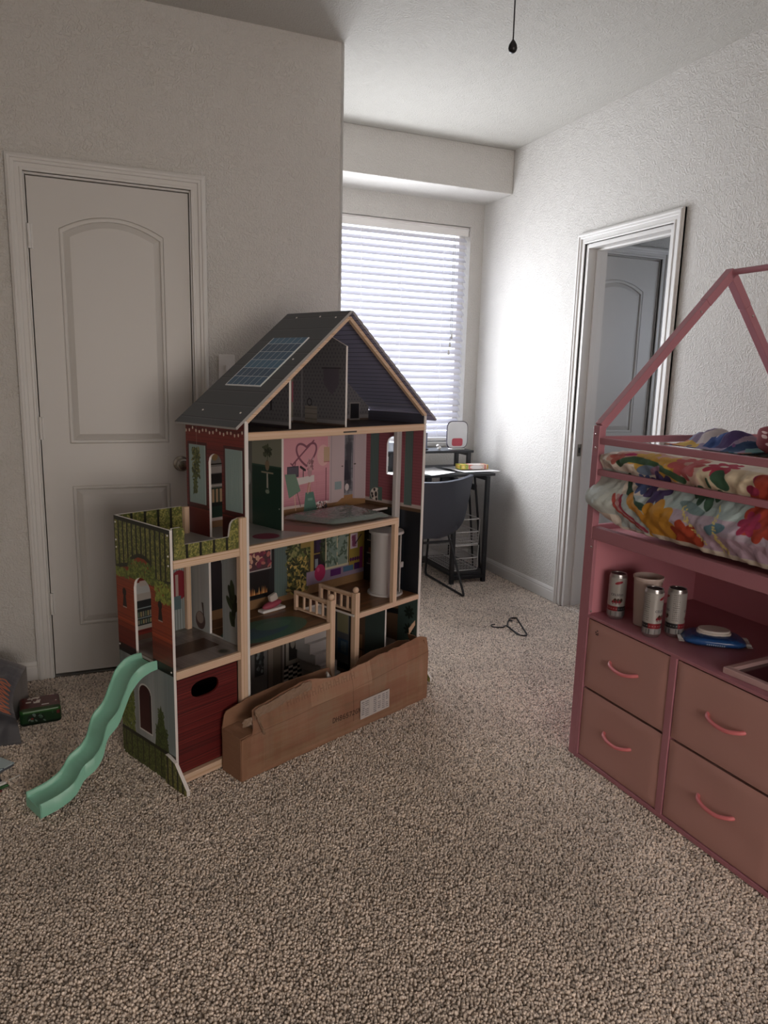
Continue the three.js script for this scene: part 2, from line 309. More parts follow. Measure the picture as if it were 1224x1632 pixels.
// ---------------------------------------------------------------- dollhouse (local x = along the front, y up, -z = depth v)
const HX = .2435, HZ = -2.2145, HT = .4458, UM = .283, UR = 1.209, HD = .335, H1 = .392, H2 = .751, H3 = 1.129, HT0 = .847, HW = 1.17, HA = 1.54;
{
  const T = .009;
  const house = thing('dollhouse', 'tall wooden dollhouse with black gabled roof, solar panel and red side tower', 'dollhouse', [HX, 0, HZ], HT);
  const EDGE = std(lin(.74, .71, .68), .6);
  // wood grain for the rails and posts
  const woodC = canvas(256, 256, (g) => { g.fillStyle = '#dcc2aa'; g.fillRect(0, 0, 256, 256); for (let i = 0; i < 170; i++) { const y = rnd() * 256; g.strokeStyle = `rgba(${120 + rnd() * 60 | 0},${80 + rnd() * 40 | 0},50,${.06 + rnd() * .16})`; g.lineWidth = .6 + rnd() * 2.2; g.beginPath(); g.moveTo(0, y); g.bezierCurveTo(80, y + rr(-5, 5), 170, y + rr(-5, 5), 256, y + rr(-3, 3)); g.stroke(); } });
  const woodT = tex(woodC); woodT.repeat.set(4, 9); const WOOD = new THREE.MeshStandardMaterial({ map: woodT, roughness: .6 });
  const woodTv = tex(woodC); woodTv.repeat.set(4, 9); woodTv.rotation = Math.PI / 2; const WOODV = new THREE.MeshStandardMaterial({ map: woodTv, roughness: .6 });
  const pr = (t, rough = .45) => [new THREE.MeshStandardMaterial({ map: t, roughness: rough }), EDGE];
  const SIDE = new THREE.Matrix4().makeBasis(V3(0, 0, -1), V3(0, 1, 0), V3(1, 0, 0));
  const FLAT = new THREE.Matrix4().makeBasis(V3(1, 0, 0), V3(0, 0, -1), V3(0, 1, 0));
  const side = (u, pts, holes, t = T) => ext(shape(pts, holes), t).applyMatrix4(SIDE.clone().setPosition(u, 0, 0));      // shape in (v, y)
  const back = (v, pts, holes, t = T) => ext(shape(pts, holes), t).translate(0, 0, -v);                                // shape in (u, y)
  const flat = (y, pts, holes, t = T) => ext(shape(pts, holes), t).applyMatrix4(FLAT.clone().setPosition(0, y - t, 0));   // shape in (u, v)
  const board = (name, g, m, label) => part(name, g, m, house, label);
  const ribs = (g, x0, x1, y0, y1, n, c, w) => { for (let i = 0; i <= n; i++) { const y = y0 + (y1 - y0) * i / n; LN(g, c, w, [[x0, y], [x1, y]]); } };
  const leaves = (g, x0, x1, y0, y1, n, cols, s = .006) => { for (let i = 0; i < n; i++) { const a = rnd() * 6.3; EL(g, cols[rnd() * cols.length | 0], rr(x0, x1), rr(y0, y1), s * rr(.5, 1.2), s * rr(.25, .5), a); } };
  const planks = (g, x0, x1, y0, y1, dx, dy, base, dark) => { R(g, base, x0, x1, y0, y1); for (let y = y0, r = 0; y < y1; y += dy, r++) { LN(g, dark, .0012, [[x0, y], [x1, y]]); for (let x = x0 + (r % 2) * dx / 2; x < x1; x += dx) { g.fillStyle = `rgba(40,15,5,${rnd() * .22})`; g.fillRect(x, y, dx, dy); LN(g, dark, .0012, [[x, y], [x, y + dy]]); } } };
  const fence = (g, x0, x1, y0, y1, n, post, gr) => { R(g, gr, x0, x1, y0, y1); leaves(g, x0, x1, y0, y1, 900 * (x1 - x0) * (y1 - y0) / .02, ['#767640', '#8a8748', '#55592f', '#9a9656', '#63653a']); for (let i = 0; i <= n; i++) { const x = x0 + (x1 - x0) * i / n; LN(g, post, .0085, [[x, y0], [x, y1]]); } };

  // ---- outer wall of the tower, with a doorway, printed fence above and garden below
  const doorCut = []; for (const p of arch(.118, .222, .378, .622, .042)) doorCut.push(p);
  const tL = print(HD, HT0, 1150, (g) => {
    R(g, '#8d3b22', 0, HD, .39, .74);
    for (let i = 0; i < 60; i++) { const y = rr(.38, .7); LN(g, `rgba(${rnd() > .5 ? '190,80,40' : '70,20,14'},.22)`, rr(.002, .006), [[0, y], [HD, y + .004]]); }
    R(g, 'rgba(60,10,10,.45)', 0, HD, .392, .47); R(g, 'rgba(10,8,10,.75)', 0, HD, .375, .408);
    R(g, '#7c8788', 0, HD, 0, .378);
    for (let i = 0; i < 30; i++) R(g, `rgba(${rnd() > .5 ? '255,255,255' : '60,70,75'},.06)`, rr(-.05, .3), rr(.05, .34), 0, .378);
    const roof = [[-.01, .86], [.345, .86], [.345, .667], [.30, .683], [.245, .695], [.23, .715], [.19, .733], [.15, .733], [.118, .722], [.103, .69], [.09, .672], [-.01, .678]];
    g.save(); g.beginPath(); roof.forEach((p, i) => (i ? g.lineTo(...p) : g.moveTo(...p))); g.clip(); fence(g, 0, HD, .66, .85, 12, '#1a1d16', '#5b6328'); g.restore();
    LN(g, '#20231c', .016, [[0, .842], [HD, .842]]);
    LN(g, '#2a2d22', .013, [[.345, .667], [.30, .683], [.245, .695], [.23, .718], [.19, .736], [.15, .736], [.118, .724], [.103, .69], [.085, .672], [0, .68]]);
    leaves(g, .09, .25, .655, .715, 420, ['#59642c', '#7f8a3c', '#4a5726', '#6d7838'], .009);
    leaves(g, .0, .09, .61, .675, 260, ['#59642c', '#7f8a3c', '#949c48'], .009); leaves(g, .25, .335, .645, .672, 150, ['#59642c', '#7f8a3c'], .008);
    for (const [x, y] of [[.284, .575], [.066, .58]]) { EL(g, '#1b0f0e', x, y + .018, .012, .014); PG(g, '#1b0f0e', [[x - .006, y + .012], [x + .006, y + .012], [x + .013, y - .032], [x - .013, y - .032]]); PG(g, '#b5a49a', [[x - .013, y - .032], [x + .013, y - .032], [x + .012, y - .036], [x - .012, y - .036]]); }
    // garden
    leaves(g, .25, .335, .06, .27, 900, ['#5e6a31', '#6f7a3a', '#4b5828', '#7f8842'], .008);
    PG(g, '#3c4a22', [[.035, .09], [.125, .09], [.115, .15], [.082, .257], [.05, .15]]); leaves(g, .045, .115, .09, .18, 300, ['#3c4a22', '#4d5c2b', '#2e3b1a'], .006); leaves(g, .065, .1, .16, .24, 120, ['#3c4a22', '#4d5c2b'], .005);
    R(g, '#4d5529', 0, HD, 0, .095); leaves(g, 0, HD, 0, .09, 700, ['#5b6430', '#454d24', '#6a733a', '#3b431f'], .007);
    LN(g, '#191c12', .012, [[0, .1], [HD, .098]]); for (let i = 0; i < 9; i++) LN(g, '#191c12', .0045, [[.015 + i * .037, .012], [.015 + i * .037, .1]]);
    // printed arched window
    const w = arch(.14, .214, .133, .262, .032); PG(g, '#dcd9d4', w.map(([x, y]) => [x + (x - .177) * .1, y + (y - .21) * .07])); PG(g, '#3d0f12', w); R(g, 'rgba(0,0,0,.5)', .14, .15, .133, .27);
  });
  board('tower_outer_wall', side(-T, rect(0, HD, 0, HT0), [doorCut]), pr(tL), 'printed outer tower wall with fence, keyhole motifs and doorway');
  for (const [v, y] of [[.012, .83], [.012, .765], [.012, .735], [.325, .825], [.325, .765], [.325, .74], [.012, .39], [.328, .40], [.33, .006], [.04, .012]]) part('screw', cyl(.0032, .0026, .0016, 0, 0, 0, 10).rotateZ(Math.PI / 2).translate(-T, y, -v), EDGE, house);
  // triangular foot braces
  const foot = (u) => side(u, [[.045, .103], [.03, .102], [-.01, .092], [-.074, .022], [-.074, .004], [.045, .004]], [], .012);
  const footT = print(.14, .12, 600, (g) => { fence(g, -.08, .06, 0, .12, 5, '#191c12', '#4d5529'); }, -.08, 0);
  part('foot_brace', foot(-T - .012), pr(footT), house); part('foot_brace', foot(UR + .003), pr(footT), house);

  // ---- tower back and the inner side of the main wall
  const tB = print(UM, .46, 900, (g) => {
    R(g, '#7c2a22', 0, UM, H1, HT0);
    for (let i = 0; i < 40; i++) { const y = rr(H1, H2); LN(g, 'rgba(40,8,8,.25)', .003, [[0, y], [UM, y]]); }
    R(g, '#8f9796', .20, .27, H1, H2); for (let i = 0; i < 6; i++) LN(g, '#4a4f50', .002, [[.205 + i * .011, H1], [.205 + i * .011, H2]]);
    EL(g, '#7a1f2c', .225, .56, .04, .055); R(g, '#a3928a', .21, .222, .52, .6); R(g, '#52666a', .2, .232, .47, .52);
    R(g, '#b9b4ac', .045, .135, .43, .6); R(g, '#232a2c', .055, .125, .445, .535); for (const y of [.47, .505]) R(g, '#8fa0a0', .055, .125, y, y + .004); for (let i = 0; i < 14; i++) R(g, ['#9a8f7a', '#6d7f6a', '#b0a070'][i % 3], .06 + (i % 7) * .009, .066 + (i % 7) * .009, i < 7 ? .45 : .476, i < 7 ? .465 : .495);
    PG(g, '#c5c9c7', [[.04, .6], [.14, .6], [.12, .56], [.06, .56]]); EL(g, '#7a1d1d', .09, .62, .014, .018); R(g, '#c9c0b8', .07, .115, .585, .605);
    R(g, '#5c4438', 0, .2, H1, H1 + .02);
  }, 0, H1);
  board('tower_back_wall', back(HD, rect(0, UM - .02, 0, H2), []), pr(tB));
  const tLeaf = print(.30, .13, 900, (g) => fence(g, 0, .3, .74, .87, 6, '#141711', '#4f5a25'), 0, .74);
  board('terrace_back_rail', back(HD, rect(0, .245, H2, HT0)), pr(tLeaf), 'printed green fence rail at the back of the terrace');
  board('terrace_front_rail', back(T, [[0, H2], [.262, H2], [.262, .852], [.243, .852], [.226, .848], [.217, .838], [.214, .828], [.2085, .795], [.042, .796], [.043, .836], [.04, .848], [.03, .852], [0, .852]]), pr(tLeaf), 'printed green fence rail with a wide notch');
  const fl1 = print(UM, HD, 700, (g) => { R(g, '#7e776f', 0, UM, 0, HD); for (let i = 0; i < 200; i++) R(g, `rgba(${rnd() > .5 ? '200,195,185' : '50,45,40'},.12)`, rr(0, UM), rr(0, UM) + .02, 0, rr(0, HD)); PG(g, '#43291c', [[.05, .1], [.235, .1], [.235, .195], [.05, .195]]); EL(g, '#6b655a', .21, .04, .02, .022); EL(g, '#3d3a34', .21, .042, .014, .015); });
  board('tower_floor', flat(H1, rect(0, UM - T, 0, HD)), pr(fl1, .35));
  board('terrace_floor', flat(H2, rect(0, UM - T, 0, HD)), [std(lin(.30, .29, .28), .5), EDGE]);
  part('rail', bx(-.001, .246, H1 - .026, H1 + .001, -.008, .006, .002), WOOD, house); part('rail', bx(-.001, .246, H2 - .026, H2 + .001, -.008, .006, .002), WOOD, house);
  part('rail', bx(-.001, .262, .004, .034, -.012, .006, .002), WOOD, house);
  part('post', bx(.246, .274, .004, HT0 + .006, -.014, .008, .002), WOODV, house); part('post', bx(.243, .262, H1, HT0, -HD + .012, -HD + .03, .002), WOODV, house);

  // ---- main left wall
  const archDoor = arch(.125, .2, H2, 1.015, .032), lowDoor = arch(.134, .212, H1 + .002, .665, .03);
  const tM = print(HD, HW, 900, (g) => {
    R(g, '#6a2422', 0, HD, H2, HW + .02); for (let y = H2; y < HW; y += .014) LN(g, 'rgba(30,5,8,.5)', .002, [[0, y], [HD, y]]); R(g, 'rgba(140,50,40,.4)', 0, HD, 1.07, 1.12);
    for (const [a, b, lx] of [[.012, .106, .02], [.218, .318, .226]]) { R(g, '#431316', a - .008, b + .008, .85, 1.08); R(g, '#869a96', a, b, .862, 1.07); for (let i = 0; i < 40; i++) { const x = rr(a, b); LN(g, 'rgba(255,255,255,.08)', .0015, [[x, rr(.87, .95)], [x, rr(.95, 1.06)]]); } R(g, 'rgba(210,225,220,.35)', a, a + .006, .862, 1.07); }
    LN(g, '#b9b2a2', .0012, [[.27, 1.15], [.27, 1.07]]); leaves(g, .255, .297, .955, 1.055, 160, ['#5c6235', '#3f4a2a', '#7d7c4c', '#2e3620'], .009); leaves(g, .272, .293, .90, .96, 60, ['#5c6235', '#3f4a2a'], .008);
    for (let i = 0; i < 17; i++) { const v = .012 + i * .02; LN(g, '#2b1110', .0012, [[v - .02, 1.135 - .012 * Math.abs(Math.sin(i * .9 - .9))], [v, 1.135 - .012 * Math.abs(Math.sin(i * .9))]]); EL(g, '#d8c9b4', v, 1.128 - .012 * Math.abs(Math.sin(i * .9)), .0042, .006); }
    R(g, '#3a1013', 0, HD, .845, .852); EL(g, '#c9b9b0', .3, .83, .004, .004); R(g, '#5a1a1b', .21, HD, H2, .84); R(g, '#4c1517', 0, .12, H2, .84);
    R(g, '#8f9290', 0, HD, 0, H2); for (let i = 0; i < 50; i++) R(g, `rgba(${rnd() > .5 ? '255,255,255' : '70,75,80'},.05)`, rr(0, HD), rr(0, HD), H1, H2);
    for (let i = 0; i < 14; i++) { const a = rr(-.6, .6) + (i % 2 ? .35 : -.3); EL(g, ['#22301c', '#2f3f25', '#1a2616'][i % 3], .075 + Math.sin(a) * .03, .47 + i * .0095, .011, .028, -a); } R(g, '#a9aaa6', .055, .09, H1, .455); 
    EL(g, '#4b3a3a', .27, .43, .03, .034); EL(g, '#8a7f78', .272, .44, .022, .022); PG(g, '#2c2424', [[.245, .425], [.262, .5], [.25, .5]]);
  });
  board('main_left_wall', side(UM - T, [[0, 0], [HD, 0], [HD, HW + .002], [0, HW + .002]], [archDoor, lowDoor]), pr(tM), 'red printed side wall with shuttered windows and arched doorway');
  part('wall_edge', bx(UM - T - .001, UM + .003, .004, HW - .004, .0, .004), EDGE, house, 'white front edge of the main side wall'); 
  // ---- main right wall
  const rw = arch(.125, .203, .897, 1.03, .036);
  const tR = print(HD, HW, 900, (g) => {
    R(g, '#8f5058', 0, HD, H2, HW + .02); R(g, '#4a4b58', 0, HD, H3, HW + .02); for (let y = H2; y < HW; y += .013) LN(g, 'rgba(60,20,30,.3)', .0015, [[0, y], [HD, y]]);
    R(g, '#b7a9a4', 0, HD, .765, .782); R(g, '#5a4432', 0, HD, H2, .766);
    for (const [a, b] of [[.055, .098], [.25, .3]]) { R(g, '#5f7470', a, b, .775, 1.12); for (let x = a; x < b; x += .009) LN(g, 'rgba(20,40,40,.45)', .003, [[x, .775], [x + .002, 1.12]]); }
    EL(g, '#cfc7bd', .262, .80, .034, .03); for (let i = 0; i < 11; i++) { const a = i * .571; EL(g, i % 2 ? '#e2dcd2' : '#2f2a2b', .262 + Math.cos(a) * .024, .80 + Math.sin(a) * .022, .006, .007); } EL(g, '#2a2527', .262, .80, .007, .012); R(g, '#4f6a62', .225, .25, .775, .835); 
    R(g, '#15191f', 0, HD, H1, H2); R(g, '#20262e', .09, .2, H1, H2); for (const y of [.47, .52, .58, .63]) { R(g, '#9d968c', .245, .31, y, y + .005); R(g, ['#5b3a2e', '#3f4f5a', '#7b6a4f', '#4a2f3c'][(y * 100 | 0) % 4], .255, .3, y + .005, y + .03); }
    R(g, '#435551', 0, HD, 0, H1); R(g, '#6d5440', .112, .2, 0, H1); PG(g, '#15181b', [[.11, .3], [.2, .285], [.2, .265], [.11, .275]]); R(g, '#b8b2ac', .12, .2, .09, .15);
    for (const y of [.298, .218, .12]) for (let i = 0; i < 8; i++) { const a = i * .785; EL(g, '#1a2420', .047 + Math.cos(a) * .016, y + Math.sin(a) * .017, .014, .006, a); }
  });
  board('main_right_wall', side(UR - T, [[0, 0], [HD, 0], [HD, HW], [0, HW]], [rw]), pr(tR), 'printed right side wall with an arched window opening');
  part('wall_edge', bx(UR - T - .002, UR + .002, .004, HW - .004, .0, .004), EDGE, house);
  // ---- back walls of the main house
  const x0 = UM, x1 = UR - T;
  const t3 = print(x1 - x0, H3 - H2, 1150, (g) => {
    R(g, '#b07482', x0, x1, H2, H3); for (let y = H2; y < H3; y += .0095) { LN(g, 'rgba(120,60,75,.35)', .0014, [[x0, y], [x1, y]]); } for (let i = 0; i < 90; i++) R(g, 'rgba(220,160,170,.12)', rr(x0, x1), rr(x0, x1), rr(.79, H3), rr(.79, H3));
    R(g, '#8c8a86', x0, .53, H2, H3); R(g, '#20382f', x0, .53, .775, .90); for (let x = x0; x < .53; x += .075) { EL(g, '#a8875c', x + .03, 1.02, .014, .02); R(g, '#24211f', x + .008, x + .07, .985, .99); R(g, '#b4aeaa', x + .012, x + .066, .955, .978); R(g, '#1d1c1c', x + .01, x + .068, .915, .952); R(g, '#c9c4be', x, x + .075, .905, .911); for (const d of [.015, .032, .049]) R(g, '#c4a683', x + d, x + d + .011, .845, .895); R(g, '#161c1a', x, x + .075, .83, .844); }
    g.lineCap = 'round'; const hx = .84, hy = 1.0, hs = .056; g.strokeStyle = '#84505f'; g.lineWidth = .009; g.beginPath(); g.moveTo(hx, hy - hs * .95); g.bezierCurveTo(hx - hs * 1.5, hy + .0, hx - hs * 1.1, hy + hs * 1.25, hx, hy + hs * .45); g.bezierCurveTo(hx + hs * 1.1, hy + hs * 1.25, hx + hs * 1.5, hy + .0, hx, hy - hs * .95); g.stroke();
    LN(g, '#84505f', .007, [[.765, .958], [.88, 1.05]]); LN(g, '#84505f', .006, [[.755, .962], [.775, .945], [.78, .965]]);
    R(g, '#cbb8b4', x0, x1, .775, .788);
    R(g, '#8d6a4c', x0, x1, H2, .776); 
    R(g, '#3b3540', .735, .797, .905, .95); R(g, '#56505c', .739, .793, .91, .946); 
    PG(g, '#d8cfcb', [[.785, .9], [.884, .906], [.884, .878], [.79, .87]]); LN(g, '#b9826a', .004, [[.852, .875], [.838, .79]]); LN(g, '#b9826a', .004, [[.857, .875], [.87, .785]]);
    LN(g, '#2a2326', .004, [[.822, .903], [.822, .93]]); LN(g, '#2a2326', .01, [[.808, .945], [.832, .93]]); EL(g, '#b58e92', .858, .92, .012, .02); leaves(g, .845, .878, .93, .975, 40, ['#8a5f66', '#a97d80', '#c7a2a3'], .008);
    PG(g, '#6f8a78', [[.722, .92], [.78, .918], [.808, .845], [.745, .82]]); LN(g, '#d3b49a', .004, [[.775, .83], [.782, .765]]); LN(g, '#5a4a44', .003, [[.79, .84], [.808, .78]]);
    PG(g, '#5a7f74', [[.835, .835], [.88, .835], [.902, .752], [.825, .752]]); R(g, '#7f9f92', .848, .876, .8, .81); LN(g, '#cdb4a0', .004, [[.848, .83], [.862, .875]]);
    for (let i = 0; i < 26; i++) EL(g, ['#e6dede', '#3a3236', '#b78f8c'][i % 3], rr(.9, .955), rr(.758, .785), .009, .005, rnd() * 3);
    LN(g, '#5f2e3a', .004, [[.952, .79], [.952, .93]]); EL(g, 'rgba(240,225,200,.35)', .935, .985, .035, .045); R(g, '#c2a587', .938, .985, .955, 1.02); R(g, '#b0666f', .94, .983, .955, .958); LN(g, '#cbb8b4', .006, [[.966, 1.02], [.966, H3]]);
    R(g, '#c3b2b4', .972, 1.062, .775, H3); R(g, '#a99a9e', .98, .985, .78, H3); R(g, '#8ea3a6', 1.005, 1.046, .83, .865); EL(g, '#6b5f5a', 1.05, .93, .006, .003);
    R(g, '#8e8f94', 1.062, 1.118, .775, H3); for (let i = 0; i < 60; i++) R(g, 'rgba(60,60,66,.3)', 1.062 + rnd() * .054, 1.066 + rnd() * .054, .8 + rnd() * .28, .804 + rnd() * .28); PG(g, '#2e2d38', [[1.066, .955], [1.08, .955], [1.1, .868], [1.062, .866]]); R(g, '#a37c54', 1.062, 1.118, H2, .80); EL(g, '#cfc8c6', 1.08, .835, .012, .016);
    R(g, '#bfb0b3', 1.118, x1, .772, H3); R(g, '#a0939a', 1.122, 1.127, .775, H3); EL(g, '#4d4540', 1.128, .935, .008, .003);
    PG(g, '#a37c54', [[.98, H2], [x1, H2], [x1, .772], [1.05, .79]]);
  }, x0, H2);
  board('bedroom_back_wall', back(HD, rect(x0, x1, H2, H3)), pr(t3), 'pink printed back wall with heart, desk and doors');
  const t2 = print(x1 - x0, H2 - H1, 1150, (g) => {
    R(g, '#1d2023', x0, x1, H1, H2); R(g, '#8a6b4b', x0, x1, H1, .43);
    R(g, '#a9a4a0', .44, .652, .545, .72); R(g, '#50363c', .44, .648, .55, .72); for (let i = 0; i < 90; i++) EL(g, ['#8a3f4c', '#b06a62', '#c9a08a', '#3f2a38', '#6e2f45'][i % 5], rr(.45, .645), rr(.56, .7), rr(.006, .018), rr(.004, .014), rnd() * 3);
    R(g, '#121314', .44, .64, .435, .54); for (let i = 0; i < 22; i++) PG(g, ['#c98a4a', '#e0b070', '#a8683a'][i % 3], [[.46 + i * .0078, .448], [.467 + i * .0078, .448], [.464 + i * .0078, .448 + rr(.01, .035)]]);
    R(g, '#4f625f', .668, .735, .415, .72); for (let x = .67; x < .735; x += .009) LN(g, 'rgba(190,205,200,.25)', .003, [[x, .415], [x, .72]]);
    R(g, '#3d3a2c', .735, .865, .43, .72); leaves(g, .735, .865, .55, .70, 240, ['#3d4a2a', '#5d6a3a', '#8a8a5a', '#2a331f'], .016); leaves(g, .74, .85, .415, .56, 260, ['#2f3a22', '#5a5a32', '#9a8a4a', '#1f2818', '#c0a860'], .013);
    R(g, '#9f8a4a', .865, .885, .44, .72); R(g, '#8f7d46', .81, .865, .6, .72);
    R(g, '#2a1d30', .885, .945, .49, .72); for (const y of [.56, .63]) R(g, '#8f7d46', .885, .945, y, y + .006); R(g, '#7e8a92', .892, .91, .5, .54); R(g, '#3a2a4a', .9, .94, .57, .62); leaves(g, .925, .965, .52, .68, 90, ['#2a3324', '#40503a'], .012);
    R(g, '#8c7c90', .843, x1, .43, .49); R(g, '#c5bda0', .953, 1.096, .48, .72); R(g, '#7d9088', .96, 1.022, .49, .71); R(g, '#86978e', 1.029, 1.09, .49, .71); leaves(g, .96, 1.09, .5, .7, 120, ['#5f7264', '#93a294', '#4d5f52'], .012);
    R(g, '#96813c', 1.1, x1, .45, .72); R(g, '#c9b8c4', 1.108, 1.155, .55, .62); for (let i = 0; i < 30; i++) R(g, 'rgba(120,60,90,.5)', rr(1.11, 1.145), rr(1.11, 1.15), rr(.555, .615), rr(.555, .615)); LN(g, '#3a1f38', .006, [[1.14, .57], [1.18, .61]]); for (let i = 0; i < 5; i++) EL(g, '#4b1f52', 1.112 + i * .015, .5, .007, .009);
    EL(g, '#a1305a', .922, .475, .032, .037); EL(g, 'rgba(255,180,200,.25)', .912, .49, .008, .01);
    R(g, '#5a2a66', .985, 1.05, .445, .475); R(g, '#4a6a86', 1.065, 1.13, .45, .475); R(g, '#45235a', 1.135, 1.18, .45, .48); R(g, '#7d2a60', 1.17, 1.19, .45, .55);
  }, x0, H1);
  board('living_room_back_wall', back(HD, rect(x0, x1, H1, H2)), pr(t2), 'dark printed back wall with fireplace, plants and window');
  const t1 = print(x1 - x0, H1, 900, (g) => {
    R(g, '#57504a', x0, x1, 0, H1); R(g, '#8a6b4b', x0, x1, 0, .02);
    R(g, '#7e7d7b', .545, .628, .02, .33); R(g, '#3a3c3c', .563, .61, .1, .3); for (let i = 0; i < 30; i++) EL(g, ['#606868', '#8a9290', '#2a2c2c'][i % 3], rr(.565, .608), rr(.11, .29), .006, .009);
    R(g, '#8d8378', .634, .66, 0, H1); R(g, '#746a60', .662, .70, 0, H1);
    R(g, '#9a938c', .71, .825, .0, H1); R(g, '#35302e', .72, .815, .095, .33); R(g, '#a09a92', .728, .807, .1, .32); R(g, '#2c2a2a', .745, .79, .12, .31); EL(g, '#8f8a82', .767, .2, .014, .03);
    for (let i = 0; i < 7; i++) for (let k = 0; k < 4; k++) R(g, (i + k) % 2 ? '#d8d2cc' : '#1c1a1b', .718 + k * .025, .743 + k * .025, .02 + i * .011, .031 + i * .011);
    R(g, '#6d655d', .826, .85, 0, H1);
  }, x0, 0);
  board('ground_back_wall', back(HD, rect(x0, x1, 0, H1)), pr(t1));
  const wp = (g, a, b, c, d) => { R(g, '#6f6d70', a, b, c, d); for (let y = c, r = 0; y < d; y += .014, r++) for (let x = a + (r % 2) * .009; x < b; x += .018) PG(g, '#55545a', [[x, y], [x + .0045, y + .005], [x, y + .01], [x - .0045, y + .005]]); R(g, '#8c898a', a, b, H3, 1.152); };
  const ta = print(.93, .42, 900, (g) => {
    wp(g, x0, x1, H3, 1.55); R(g, '#5c4a40', x0, x1, H3, 1.136);
    R(g, '#787269', .745, .85, 1.15, 1.32); R(g, '#95525f', .752, .806, 1.21, 1.29); for (const y of [1.195, 1.185, 1.175]) LN(g, '#3b3a3c', .003, [[.762, y], [.806, y]]); R(g, '#2f2b2b', .758, .79, 1.14, 1.165);
    R(g, '#46403f', .90, .98, H3, 1.19); R(g, '#1e1c22', 1.085, 1.14, 1.135, 1.2); for (const q of [[1.08, 1.145, 1.13, 1.136], [1.08, 1.086, 1.13, 1.205], [1.139, 1.145, 1.13, 1.205], [1.08, 1.145, 1.2, 1.206]]) R(g, '#8d8886', ...q);
  }, x0 - .002, H3);
  board('attic_back_wall', back(HD - .008, [[UM, H3], [UR - T, H3], [UR - T, HW + .017], [.746, HA - .003], [UM, HW + .010]]), pr(ta), 'grey patterned attic back wall');
  // ---- partitions
  const tp3 = print(HD, H3 - H2, 900, (g) => { R(g, '#7f7a6c', 0, HD, H2, H3); for (let i = 0; i < 120; i++) R(g, 'rgba(150,150,130,.18)', rr(0, HD), rr(0, HD), rr(.97, H3), rr(.97, H3)); R(g, '#1f3a30', 0, HD, H2, .985); R(g, '#2e4d40', 0, HD, .979, .984); R(g, '#6f6d68', .29, HD, H2, H3); R(g, '#a59a84', .165, .235, .955, .961); EL(g, '#8f7a63', .2, .985, .012, .02); LN(g, '#4a5040', .003, [[.2, 1.0], [.196, 1.04]]); leaves(g, .18, .22, 1.02, 1.06, 26, ['#3b4234', '#59604c'], .012); R(g, '#c9c4b8', .196, .204, .9, .955); EL(g, '#8f9a86', .2, .887, .012, .008); LN(g, '#9a9f92', .002, [[.193, .89], [.196, .94]]); EL(g, '#9a9a94', .31, .93, .012, .03); EL(g, '#c9c4b8', .132, .83, .003, .003); }, 0, H2);
  board('bedroom_partition', side(.53, rect(.118, HD, H2, H3)), pr(tp3));
  board('attic_partition', side(.512, [[.057, H3], [HD, H3], [HD, 1.345], [.057, 1.345]]), pr(print(HD, .3, 700, (g) => { wp(g, 0, HD, H3, 1.43); R(g, '#3a3236', .05, HD, H3, 1.14); R(g, '#2f2c30', .15, .16, 1.19, 1.25); PG(g, '#17181c', [[.27, 1.14], [.34, 1.14], [.3, 1.24]]); }, 0, H3)));
  board('attic_partition', side(.759, [[.025, H3], [HD, H3], [HD, 1.525], [.2, 1.525], [.025, 1.43]].slice(0, 3).concat([[.2, 1.50], [.025, 1.425]])), pr(print(HD, .41, 800, (g) => {
    wp(g, 0, HD, H3, 1.53); R(g, '#5c4a40', 0, HD, H3, 1.138); LN(g, '#3f3c3f', .005, [[.052, 1.345], [.152, 1.345]]); PG(g, '#605a63', [[.06, 1.342], [.146, 1.342], [.143, 1.285], [.097, 1.245], [.062, 1.285]]);
    R(g, '#8d857c', .178, .248, 1.135, 1.2); for (const y of [1.15, 1.17, 1.19]) LN(g, '#6d665e', .003, [[.178, y], [.248, y]]); g.strokeStyle = '#2c2a2c'; g.lineWidth = .004; g.beginPath(); g.arc(.222, 1.214, .013, 0, 7); g.stroke(); R(g, '#8f8c8c', .262, .27, 1.15, 1.5);
  }, 0, H3)));
  board('ground_partition', side(1.0, rect(.012, HD, .0, H1 - T)), pr(print(HD, H1, 900, (g) => { R(g, '#3a4744', 0, .125, 0, H1); R(g, '#5a4536', .125, .212, 0, H1); R(g, '#8a6848', .14, .2, .06, .22); for (const y of [.06, .1, .15]) R(g, '#2a201a', .13, .208, y, y + .004); R(g, '#23262b', .212, .305, .05, .33); R(g, '#71747a', .22, .3, .06, .32); R(g, '#a09a78', .225, .295, .2, .31); R(g, '#4a6a8a', .225, .29, .1, .17); R(g, '#7a92a6', .235, .27, .11, .16); R(g, '#9a9692', .305, HD, 0, H1); R(g, '#8a6b4b', 0, HD, 0, .03); })));
  // ---- floors
  const woodFloor = (g, a, b, c, d) => { R(g, '#6f4c31', a, b, c, d); for (let v = c; v < d; v += .021) { for (let u = a - rnd() * .2; u < b; u += .2) { g.fillStyle = `rgba(${rnd() > .5 ? '150,105,65' : '40,24,12'},${rnd() * .3})`; g.fillRect(u, v, .2, .021); } LN(g, 'rgba(40,22,10,.6)', .0012, [[a, v], [b, v]]); } };
  board('bedroom_floor', flat(H2, [[UM, 0], [1.045, 0], [1.045, .19], [UR - T, .19], [UR - T, HD], [UM, HD]]), pr(print(x1 - x0, HD, 800, (g) => { woodFloor(g, x0, x1, 0, HD); PG(g, '#9c9a98', [[x0, 0], [.60, 0], [.53, .12], [.53, HD], [x0, HD]]); EL(g, '#8b3f55', .43, .085, .05, .045); PG(g, '#8a4a36', [[.60, 0], [.72, 0], [.55, .3], [.535, .12]]); g.fillStyle = 'rgba(200,200,205,.2)'; g.fillRect(x0, .02, .2, .01); }, x0, 0), .3));
